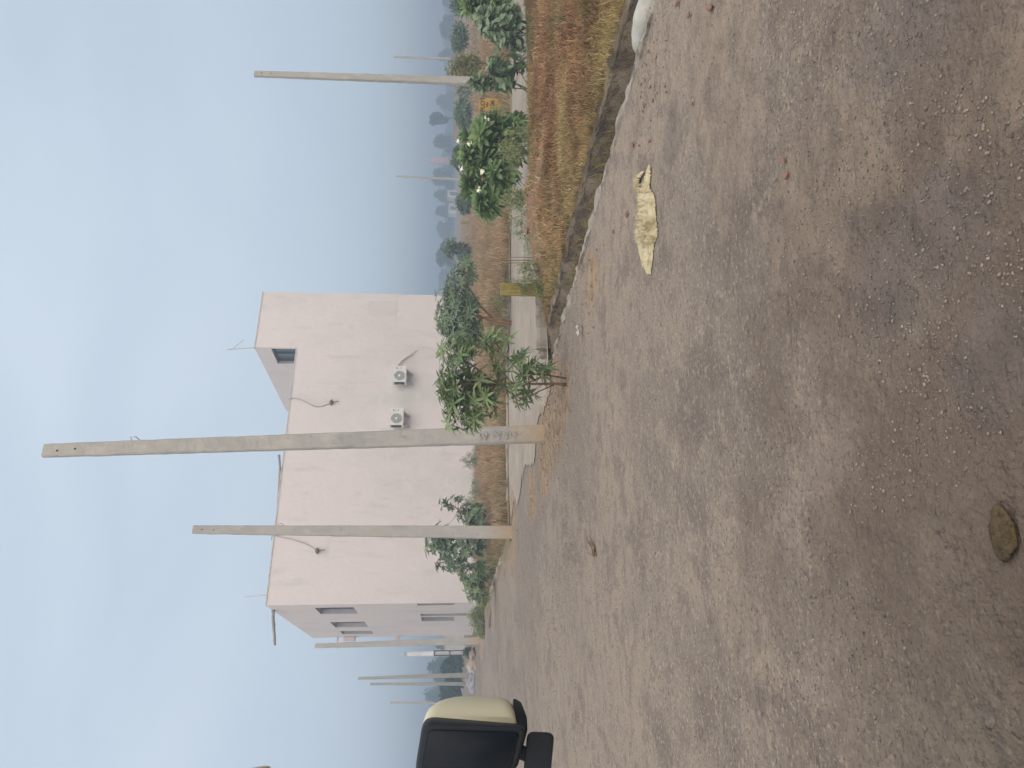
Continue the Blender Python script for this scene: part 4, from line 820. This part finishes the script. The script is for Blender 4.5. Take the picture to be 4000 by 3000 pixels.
# left background: white compound wall, open framed gate, white tower
M_white = mat('far_whitewash', (.68,.64,.62), (.60,.57,.55), scale=.4)
wl0 = D(1845, 2545, 56); wl1 = D(1845, 2440, 60); strip_wall('compound_wall', Vector((wl0.x,wl0.y,0)), Vector((wl1.x,wl1.y,0)), .2, 0, D(1738, 2530, 56).z, M_white, 'plain white compound wall beyond the third pole', 'wall', cope=M_white)
tw = D(1845, 2550, 90); tw.z = 0; zt = D(1588, 2550, 90).z; z2 = D(1556, 2550, 90).z; twr = empty('white_tower', tw, 'slender hazy white tower with a small dome left of the third pole', 'tower'); b = MB(); rings = []
for z, r in ((0,.36),(zt*.42,.30),(zt*.43,.36),(zt*.45,.28),(zt*.80,.27),(zt*.93,.28),(zt*.97,.2),(zt,.1)):
    rings.append([tw+Vector((r*math.cos(2*math.pi*k/16), r*math.sin(2*math.pi*k/16), z)) for k in range(16)])
b.loft(rings); b.build('shaft', M_white, twr, True); b = MB(); b.loft([[tw+Vector((r*math.cos(2*math.pi*k/10), r*math.sin(2*math.pi*k/10), z)) for k in range(10)] for r, z in ((.06,zt-.1),(.20,zt+.1),(.18,zt+.35),(.06,zt+.5),(.02,z2))]); b.build('dome', M_steel, twr, True)
g0 = D(1846, 2558, 50); g0.z = 0; gt = D(1694, 2556, 50).z; gw = .30; gate = empty('gate_panel', g0, 'tall white panel with a black metal frame below the white tower', 'gate'); b = MB()
for dx in (0, gw): b.box(g0+Vector((dx,0,gt/2)), (.05,.05,gt))
for z in (.1, gt*.55, gt-.03): b.box(g0+Vector((gw/2,.0,z)), (gw-.052,.045,.05))
b.build('frame', M_dark, gate); b = MB(); b.box(g0+Vector((gw/2,.06,gt/2)), (gw-.02,.03,gt-.08)); b.build('sheet', M_white, gate)

# ------------------------------------------------------------------ litter and stones
def blob(mb, c, r, seed, sq=(1,1,1), amp=.25, nu=10, nv=7, rot=0.0, fr=1.3):
    rings = []
    for i in range(nv):
        th = math.pi*(i+.35)/(nv-.3); ring = []
        for k in range(nu):
            ph = 2*math.pi*k/nu; d = Vector((math.sin(th)*math.cos(ph), math.sin(th)*math.sin(ph), math.cos(th))); q = r*(1+amp*mnoise.noise(d*fr+Vector((seed,seed*.7,0))))
            x, y, z = d.x*q*sq[0], d.y*q*sq[1], d.z*q*sq[2]; ring.append(Vector(c)+Vector((x*math.cos(rot)-y*math.sin(rot), x*math.sin(rot)+y*math.cos(rot), z)))
        rings.append(ring)
    mb.loft(rings)
# yellow cloth
M_cloth = mat('dirty_cream_cloth', (.26,.20,.11), (.56,.49,.33), scale=9, rough=.95, c3=(.45,.385,.24), trans=.1, bump=.05, bscale=60)
b = MB()
def cloth_strip(rows, NR, NC, hgt, lift, t0=600, t1=1250):
    vs = []
    for i in range(NR+1):
        t = rows[0][0]+(rows[-1][0]-rows[0][0])*i/NR; j = max(k for k in range(len(rows)-1) if rows[k][0] <= t or k == 0); f = (t-rows[j][0])/(rows[j+1][0]-rows[j][0])
        lo = rows[j][1]+(rows[j+1][1]-rows[j][1])*f + 9*mnoise.noise(Vector((i*.45,0,1))); hi = rows[j][2]+(rows[j+1][2]-rows[j][2])*f + 7*mnoise.noise(Vector((i*.5,5,1)))
        for c in range(NC+1):
            q = c/NC; p = G(2300+(lo+(hi-lo)*q)/2.765, 500+t/2.765, .012)
            e = math.sin(math.pi*q)**.45*math.sin(math.pi*i/NR)**.4
            wx = p.x+.05*mnoise.noise(Vector((p.x*6, p.y*6, 3)))
            rid = (1-abs(mnoise.noise(Vector((wx*4, p.y*17, 2)))*3))*.55+(1-abs(mnoise.noise(Vector((wx*13, p.y*34+p.x*9, 5)))*3))*.35+(1-abs(mnoise.noise(Vector((wx*30, p.y*40, 8)))*3))*.18-.2
            p.z = lift+hgt*e*max(0, rid)*(1.0 if t0 < t < t1 else .6)+.004*mnoise.noise(Vector((p.x*60,p.y*60,1))); vs.append(p)
    b.add(vs, [(i*(NC+1)+c, i*(NC+1)+c+1, (i+1)*(NC+1)+c+1, (i+1)*(NC+1)+c) for i in range(NR) for c in range(NC)])
cloth_strip([(395,642,658),(470,632,660),(540,612,658),(600,585,652),(640,520,650),(690,520,670),(700,535,690),(780,538,708),(860,534,714),(930,533,716),(990,538,720),(1060,525,730),(1100,496,735),(1170,508,735),(1240,520,702),(1330,538,690),(1420,556,682),(1500,575,672),(1580,625,664)], 130, 40, .095, .006)
cloth_strip([(468,580,602),(500,540,590),(540,505,560),(590,497,545),(640,500,580),(700,530,620)], 34, 12, .05, .016, 0, 2000)
o = b.build('cloth', M_cloth, smooth=True); tag(o, 'crumpled dirty yellow cloth lying on the road', 'cloth')
md = o.modifiers.new('thickness', 'SOLIDIFY'); md.thickness = .002
# white sack in the drain
M_sack = mat('white_plastic', (.44,.42,.37), (.30,.28,.24), scale=6, rough=.5, bump=.05, bscale=14)
sc_ = G(2548, 205, -.05); sc_ = UV(uv_of(sc_)[0], .20, -.07); b = MB(); rings = []
for i in range(19):
    t = i/18; r = .125*(math.sin(math.pi*min(1, .06+.90*t))**.45)*(.9+.1*math.cos(t*5)); c = sc_+EA*(-.30+.60*t)+Vector((0,0,.035*math.sin(t*3)))
    if i == 18: r = .03
    rings.append([c+EB*(r*1.0*math.cos(a)*(1+.08*mnoise.noise(Vector((a*1.3,t*5,1)))))+Vector((0,0,r*.95*math.sin(a)*(1+.10*mnoise.noise(Vector((a*1.7,t*6,4)))))) for a in span(0, 2*math.pi*23/24, 24)])
b.loft(rings)
tag(b.build('sack', M_sack, smooth=True), 'smooth white plastic sack lying in the open drain', 'sack')
# white plastic scraps along the kerb and verge
b = None
for (x, y), s, lab in (((2262,1290),.055,'white plastic scrap at the kerb below the yellow marker post'), ((2118,220),.07,'white plastic scrap on the verge in front of the milkweed'), ((2215,625),.06,'white paper scrap on the verge in front of the frangipani'), ((2165,22),.07,'pale plastic scrap on the verge near the right edge'), ((2120,60),.06,'cream plastic scrap on the verge below the larger milkweed')):
    p = G(x, y, .04); p.z = verge_z(p)+.03 if uv_of(p)[1] > .6 else .05; m = MB(); n = 9; sd = random.random()*50; vs = []
    for i in range(n):
        for j in range(n):
            a, c = (i/(n-1)-.5)*2*s, (j/(n-1)-.5)*1.2*s; vs.append(p+Vector((a+.4*s*mnoise.noise(Vector((i*.6,j*.6,sd))), c+.4*s*mnoise.noise(Vector((i*.6,j*.6,sd+4))), .6*s*mnoise.noise(Vector((i*.7,j*.7,sd+9))))))
    m.add(vs, [(i*n+j, i*n+j+1, (i+1)*n+j+1, (i+1)*n+j) for i in range(n-1) for j in range(n-1)])
    tag(m.build('plastic_scrap', M_sack, smooth=True), lab, 'litter', 'scraps of plastic and paper')
# broken bricks
M_brick = mat('red_brick', (.25,.14,.105), (.19,.115,.09), scale=12, rough=.9, bump=.1, bscale=40)
for (x, y), s, lab in (((2785,30),.034,'red brick lump at the right edge of the road by the drain'), ((2700,60),.022,'small red brick chip by the drain near the sack'), ((2655,15),.028,'red brick chip nearest the drain at the right edge'), ((2455,838),.03,'red brick lump between the yellow cloth and the drain'), ((3075,628),.02,'orange brick chip in the middle of the road, right of its twin'), ((3085,688),.02,'orange brick chip in the middle of the road, left of its twin'), ((2712,405),.018,'dark red brick chip on the road below the white sack'), ((2478,565),.03,'small red brick chip beside the kerb right of the yellow cloth'), ((2545,552),.02,'tiny red brick chip right of the yellow cloth'), ((2400,905),.025,'small red brick chip at the kerb left of the cloth'), ((2140,905),.07,'red brick lump half buried in the verge soil')):
    s *= .75; p = G(x, y, .0); zz = verge_z(p)+.02 if uv_of(p)[1] > .6 else .012
    m = MB(); blob(m, (p.x, p.y, zz+s*.3), s, random.random()*90, (1.2,.8,.6), .5, 8, 5, random.random()*3, 2.0); tag(m.build('broken_brick', M_brick), lab, 'brick', 'broken red bricks')
# brown dung pat in the foreground
M_dung = surface('dry_dung', [(.085,.06,.032), ((.125,.09,.045), 30, .45, .6, 5, ONE, 'n', .9), ((.05,.035,.02), 60, .54, .64, 5, ONE, 'n', .9)], bumps=((60,.01),(160,.004)))
p = G(3905, 2085, .02); m = MB(); blob(m, (p.x, p.y, .012), .055, 3.3, (1.15,.8,.24), .4, 26, 12, .3); tag(m.build('dung_pat', M_dung, smooth=True), 'round brown dried dung pat on the road in the foreground', 'dung')
# rubbish heap far left
M_rub = surface('rubble', [(.38,.28,.21), ((.24,.18,.14), 2, .48, .62, 6, ONE, 'n', .9)], bumps=((6,.08),)); M_tarp = mat('grey_tarpaulin', (.22,.21,.23), (.32,.30,.31), scale=3, rough=.6, bump=.2, bscale=6)
def lump(pxy, Y, sq, m_, name, lab, cat, amp=.5, grp=None):
    p = D(pxy[0], pxy[1], Y); p.z = 0; m = MB(); blob(m, (p.x,p.y,sq[2]*.2), 1.0, random.random()*90, sq, amp, 26, 16, -1.1, 2.2); return tag(m.build(name, m_, smooth=True), lab, cat, grp)
lump((1870,2655), 40, (1.0,.5,.36), M_tarp, 'tarpaulin', 'crumpled grey tarpaulin lying at the road side before the far poles', 'tarpaulin')
lump((1872,2605), 39.5, (.5,.35,.32), M_sack, 'sack', 'crumpled white sack heaped beside the grey tarpaulin', 'sack')
lump((1872,2575), 38.5, (.9,.5,.26), M_rub, 'rubble_heap', 'low tan rubble heap left of the third pole', 'rubble')
far_bush = bushy(1815, 1850, 2535, 2565, 44, .15, L_dark, 'small dark bush at the foot of the black framed gate', 60)
# fallen leafless twigs on the road
for (x, y, ln, an_) , lab in (((1920,2450,.9,.3),'dry brown twig bundle on the road edge near the third pole'), ((2330,2170,.35,1.2),'small tuft of dry straw lying on the road')):
    p = G(x, y, .01); m = MB()
    for k in range(9):
        a = an_+random.uniform(-.5,.5); l = ln*random.uniform(.5,1); d = Vector((math.cos(a), math.sin(a), random.uniform(.02,.25))); m.tube([p+rv(.05*ln)+Vector((0,0,.05*ln)), p+d*l*.5+rv(.05*ln), p+d*l], [.006,.004,.002], 4)
    tag(m.build('dry_twigs', M_stem), lab, 'twigs')

# gravel over the road
def gravel(name, n, ymin, ymax, size, m, label, dens=None, vlim=-.05, P=None):
    P = P or []
    while len(P) < n:
        Y = ymin*(ymax/ymin)**random.random() if random.random() < .75 else random.uniform(ymin, ymax); X = random.uniform(-.58,.58)*Y; u, v = uv_of((X, Y))
        if v > vlim or (dens and mnoise.noise(Vector((X*.8, Y*.8, 3)))+.5*mnoise.noise(Vector((X*3, Y*3, 1))) < dens*random.random()-.1): continue
        P.append((X, Y, road_z(u, v)))
    P = np.array(P); n = len(P); base = np.array([(0,0,1),(1,0,0),(.31,.95,0),(-.81,.59,0),(-.81,-.59,0),(.31,-.95,0),(0,0,-1)], float)
    Fc = [(0,1,2),(0,2,3),(0,3,4),(0,4,5),(0,5,1),(6,2,1),(6,3,2),(6,4,3),(6,5,4),(6,1,5)]
    s = size[0]*(size[1]/size[0])**(rng.random(n)**2.2); sc = np.stack([s*rng.uniform(.7,1.3,n), s*rng.uniform(.6,1.1,n), s*rng.uniform(.45,.9,n)], 1)
    V = base[None]*(1+rng.uniform(-.28,.28,(n,7,1)))*sc[:,None,:]; a = rng.uniform(0, 6.28, n); ca, sa = np.cos(a)[:,None], np.sin(a)[:,None]
    X = V[:,:,0]*ca-V[:,:,1]*sa; Y = V[:,:,0]*sa+V[:,:,1]*ca; V = np.stack([X, Y, V[:,:,2]], 2)+P[:,None,:]; V[:,:,2] += (sc[:,2]*.35)[:,None]
    me = bpy.data.meshes.new(name); me.vertices.add(n*7); me.vertices.foreach_set('co', V.reshape(-1)); idx = (np.arange(n)[:,None,None]*7+np.array(Fc)[None]).reshape(-1)
    me.loops.add(len(idx)); me.loops.foreach_set('vertex_index', idx); me.polygons.add(n*10); me.polygons.foreach_set('loop_start', np.arange(n*10)*3); me.materials.append(m); me.update(calc_edges=True)
    o = bpy.data.objects.new(name, me); COL.objects.link(o); return tag(o, label, 'gravel', None, 'stuff')
M_gr1 = mat('gravel_stone', (.14,.115,.095), (.33,.27,.215), scale=.8, rough=.9, island=True, p=(.3,.72)); M_gr2 = mat('dark_gravel_stone', (.07,.06,.052), (.15,.13,.115), scale=.8, rough=.9, island=True)
gravel('gravel', 15000, 1.6, 12, (.0018,.0082), M_gr1, 'small loose grey and tan stones scattered over the road', dens=.15)
gravel('dark_gravel', 3000, 1.8, 20, (.002,.006), M_gr2, 'dark stone chips scattered over the road', dens=.4)
cl = []
for _x, _y, _r in SPOTS[:6]+[(1.0,7.8,.8),(2.2,5.3,.5)]:
    for _ in range(190): cl.append((random.gauss(_x, _r*.42), random.gauss(_y, _r*.42), .006))
gravel('soil_clods', len(cl), 1, 2, (.003,.017), mat('soil_clod', (.15,.105,.075), (.31,.225,.155), scale=.8, rough=.95, island=True, p=(.3,.7)), 'crumbs of orange soil and rubble along the road edge by the poles and the drain', P=cl)
gravel('far_gravel', 7000, 8, 34, (.005,.014), M_gr1, 'stones on the farther part of the road', dens=.3)

# ------------------------------------------------------------------ the vehicle the picture was taken from
M_cream = mat('cream_car_paint', (.56,.52,.37), (.50,.46,.33), scale=2, rough=.38, spec=.5); M_blk = mat('black_plastic', (.012,.015,.019), (.018,.022,.027), scale=30, rough=.55, spec=.22, bump=.02, bscale=200); M_mg = mat('dark_mirror_glass', (.006,.009,.014), (.010,.013,.017), rough=.4, spec=.12); M_tyre = mat('tyre_rubber', (.02,.02,.02), rough=.8); M_cwin = mat('tinted_car_window', (.03,.035,.04), rough=.1, spec=.7)
CU = -10.2; cbase = UV(CU+.6, -4.75, 0); car = empty('car', cbase, 'cream car the picture was taken from, with its black and cream side mirror', 'car')
def prism(poly, v0, v1, mi=0):
    return [[UV(CU+u, v0, z) for u, z in poly], [UV(CU+u, v1, z) for u, z in poly]]
VS = -4.6
body = [(-2.1,.35),(-2.15,.95),(-2.0,1.06),(.72,1.06),(1.0,1.02),(2.0,.93),(2.3,.8),(2.35,.42),(2.2,.33),(1.94,.33),(1.86,.52),(1.62,.66),(1.36,.68),(1.12,.58),(.98,.33)]
VB = VS-.235; VF = VS-2.0
b = MB(); b.loft(prism(body, VB, VF)); bo = b.build('body', M_cream, car)
b = MB(); arch = [(1.02,.34),(1.10,.58),(1.34,.72),(1.66,.70),(1.90,.55),(1.98,.34),(1.90,.34),(1.80,.50),(1.62,.62),(1.38,.63),(1.18,.53),(1.10,.34)]
b.loft(prism(arch, VB+.045, VB-.02)); b.build('wheel_arch_trim', M_blk, car)
b = MB(); b.loft([[UV(CU+1.49+r*math.cos(a), v, .31+r*math.sin(a)) for a in span(0, 2*math.pi*31/32, 32)] for r, v in ((.20,VB-.02),(.27,VB+.01),(.30,VB-.01),(.305,VB-.17),(.28,VB-.2))]); wh = b.build('wheel', M_tyre, car, False)
b = MB(); b.loft([[UV(CU+1.49+r*math.cos(a), v, .31+r*math.sin(a)) for a in span(0, 2*math.pi*23/24, 24)] for r, v in ((.05,VB+.0),(.18,VB-.012),(.198,VB-.01))]); subpart(b.build('rim', M_steel, car), wh, car)
cabp = [(-2.0,1.062),(-1.8,1.66),(-1.2,1.74),(.0,1.72),(.72,1.10),(.74,1.062)]
b = MB(); lo_ = [UV(CU+u, VB-(.06+.22*(z-1.06)), z) for u, z in cabp]; hi_ = [UV(CU+u, VF+(.06+.22*(z-1.06)), z) for u, z in cabp]; b.loft([lo_, hi_]); b.build('cabin', M_cwin, car)
b = MB(); rfp = [(-1.95,1.60),(-1.75,1.69),(-1.2,1.775),(.0,1.755),(.16,1.66),(.02,1.72),(-1.2,1.735),(-1.7,1.65)]; b.loft([[UV(CU+u, VB-.10, z) for u, z in rfp], [UV(CU+u, VF+.12, z) for u, z in rfp]]); b.build('roof', M_cream, car)
# rain visor whose corner shows at the picture's edge
c1 = D(1015, 2992, 1.45); b = MB(); pts = [D(1046, 3004, 1.45), D(1040, 2995, 1.45), D(1018, 2993, 1.44), D(985, 3006, 1.40)]; far_ = [D(1046, 3120, 1.30), D(1040, 3120, 1.30), D(1012, 3120, 1.30), D(985, 3120, 1.30)]
b.loft([[p-EA*.05 for p in [pts[0],pts[1],pts[2],pts[3],far_[3],far_[0]]], [p+EA*.03 for p in [pts[0],pts[1],pts[2],pts[3],far_[3],far_[0]]]]); b.build('rain_visor', M_cream, car)
# side mirror
def rpoly(L_, R__, T, B, rad, Y, n=6, dl=0, dr=0):
    """rounded polygon given by upright picture columns L..R and rows T..B (photo pixels), at distance Y"""
    out = []; P4 = [(R__, T+dr, -90), (R__, B, 0), (L_, B, 90), (L_, T+dl, 180)]
    for (cx, cy, a0), sx, sy in zip(P4, (-1,-1,1,1), (1,-1,-1,1)):
        ox, oy = cx+sx*rad, cy+sy*rad
        for k in range(n):
            a = R_(a0+90*k/(n-1)); U_, V_ = ox+rad*math.cos(a), oy+rad*math.sin(a); out.append(D(V_, 3000-U_, Y))
    return out
Ym = 1.30
def mpoly(cs, rad, Y, n=6):
    """rounded polygon: cs = corners (column, row) in order TR, BR, BL, TL"""
    out = []; m = len(cs)
    for i in range(m):
        p = Vector(cs[i]); a = (Vector(cs[i-1])-p).normalized(); c = (Vector(cs[(i+1)%m])-p).normalized(); q0, q1 = p+a*rad, p+c*rad
        for k in range(n):
            t_ = k/(n-1); e = (q0*(1-t_)**2)+(p*2*t_*(1-t_))+(q1*t_*t_); out.append(D(e[1], 3000-e[0], Y))
    return out
mir = MB(); mir.loft([mpoly([(172,1652),(158,2052),(-20,2006),(-20,1624)], 34, Ym), mpoly([(186,1652),(162,2062),(-26,2010),(-26,1618)], 44, Ym+.012), mpoly([(204,1654),(170,2064),(-24,2012),(-24,1619)], 50, Ym+.05)])
mo = mir.build('side_mirror', M_blk, car, True)
sh = MB(); sh.loft([mpoly([(206,1654),(202,2022),(-24,2012),(-24,1620)], 48, Ym+.048), mpoly([(252,1668),(246,2018),(-20,2012),(-20,1634)], 60, Ym+.075), mpoly([(272,1690),(270,2014),(-14,2010),(-14,1656)], 74, Ym+.10), mpoly([(281,1726),(278,2013),(0,2008),(0,1690)], 80, Ym+.13), mpoly([(272,1760),(272,2004),(20,2002),(20,1730)], 76, Ym+.16), mpoly([(236,1800),(236,1980),(60,1980),(60,1780)], 60, Ym+.18)])
subpart(sh.build('mirror_shell', M_cream, car, True), mo, car)
ch = MB(); ch.loft([mpoly([(168,1990),(164,2066),(-10,2010),(-10,1980)], 24, Ym+.045), mpoly([(236,2000),(205,2062),(0,2022),(0,1990)], 20, Ym+.08), mpoly([(275,2004),(255,2040),(10,2018),(10,1998)], 12, Ym+.12), mpoly([(272,2004),(262,2026),(20,2012),(20,2000)], 8, Ym+.16)]); subpart(ch.build('mirror_base_trim', M_blk, car, True), mo, car)
gl = MB(); gl.loft([mpoly([(150,1672),(140,2030),(-12,1992),(-12,1646)], 26, Ym-.0012), mpoly([(148,1674),(138,2028),(-10,1990),(-10,1648)], 26, Ym-.0025)]); subpart(gl.build('mirror_glass', M_mg, car, True), mo, car)
ar = MB(); ar.loft([mpoly([(142,2062),(136,2160),(-80,2144),(-80,2040)], 26, Ym+.035), mpoly([(144,2060),(138,2166),(-80,2146),(-80,2038)], 30, Ym+.05), mpoly([(144,2060),(136,2166),(-80,2146),(-80,2038)], 30, Ym+.10), mpoly([(130,2066),(124,2150),(-60,2136),(-60,2044)], 24, Ym+.12)])
ar.loft([mpoly([(100,2030),(60,2090),(10,2090),(40,2010)], 10, Ym+.05), mpoly([(100,2030),(60,2090),(10,2090),(40,2010)], 10, Ym+.09)]); ao = ar.build('mirror_arm', M_blk, car, True)
for o in (mo, ao):
    md = o.modifiers.new('soft', 'BEVEL'); md.width = .003; md.segments = 2; md.limit_method = 'ANGLE'

# ------------------------------------------------------------------ haze
hb = MB(); X0, X1, Y0, Y1, Z0, Z1 = -640, 1000, -640, 1400, -2.0, 15.0
hb.box(((X0+X1)/2, (Y0+Y1)/2, (Z0+Z1)/2), (X1-X0, Y1-Y0, Z1-Z0)); hz = hb.build('haze', None) if False else None
me = bpy.data.meshes.new('haze'); me.from_pydata(hb.v, [], hb.f); hz = bpy.data.objects.new('haze', me); COL.objects.link(hz)
hm = bpy.data.materials.new('haze_air'); hm.use_nodes = True; t = hm.node_tree; t.nodes.clear(); pv = _n(t, 'ShaderNodeVolumePrincipled'); out = _n(t, 'ShaderNodeOutputMaterial')
pv.inputs['Color'].default_value = (.46,.56,.68,1); pv.inputs['Density'].default_value = .0064; pv.inputs['Anisotropy'].default_value = .0
t.links.new(pv.outputs[0], out.inputs['Volume']); me.materials.append(hm); tag(hz, 'pale blue haze over the plots', 'haze', None, 'stuff')
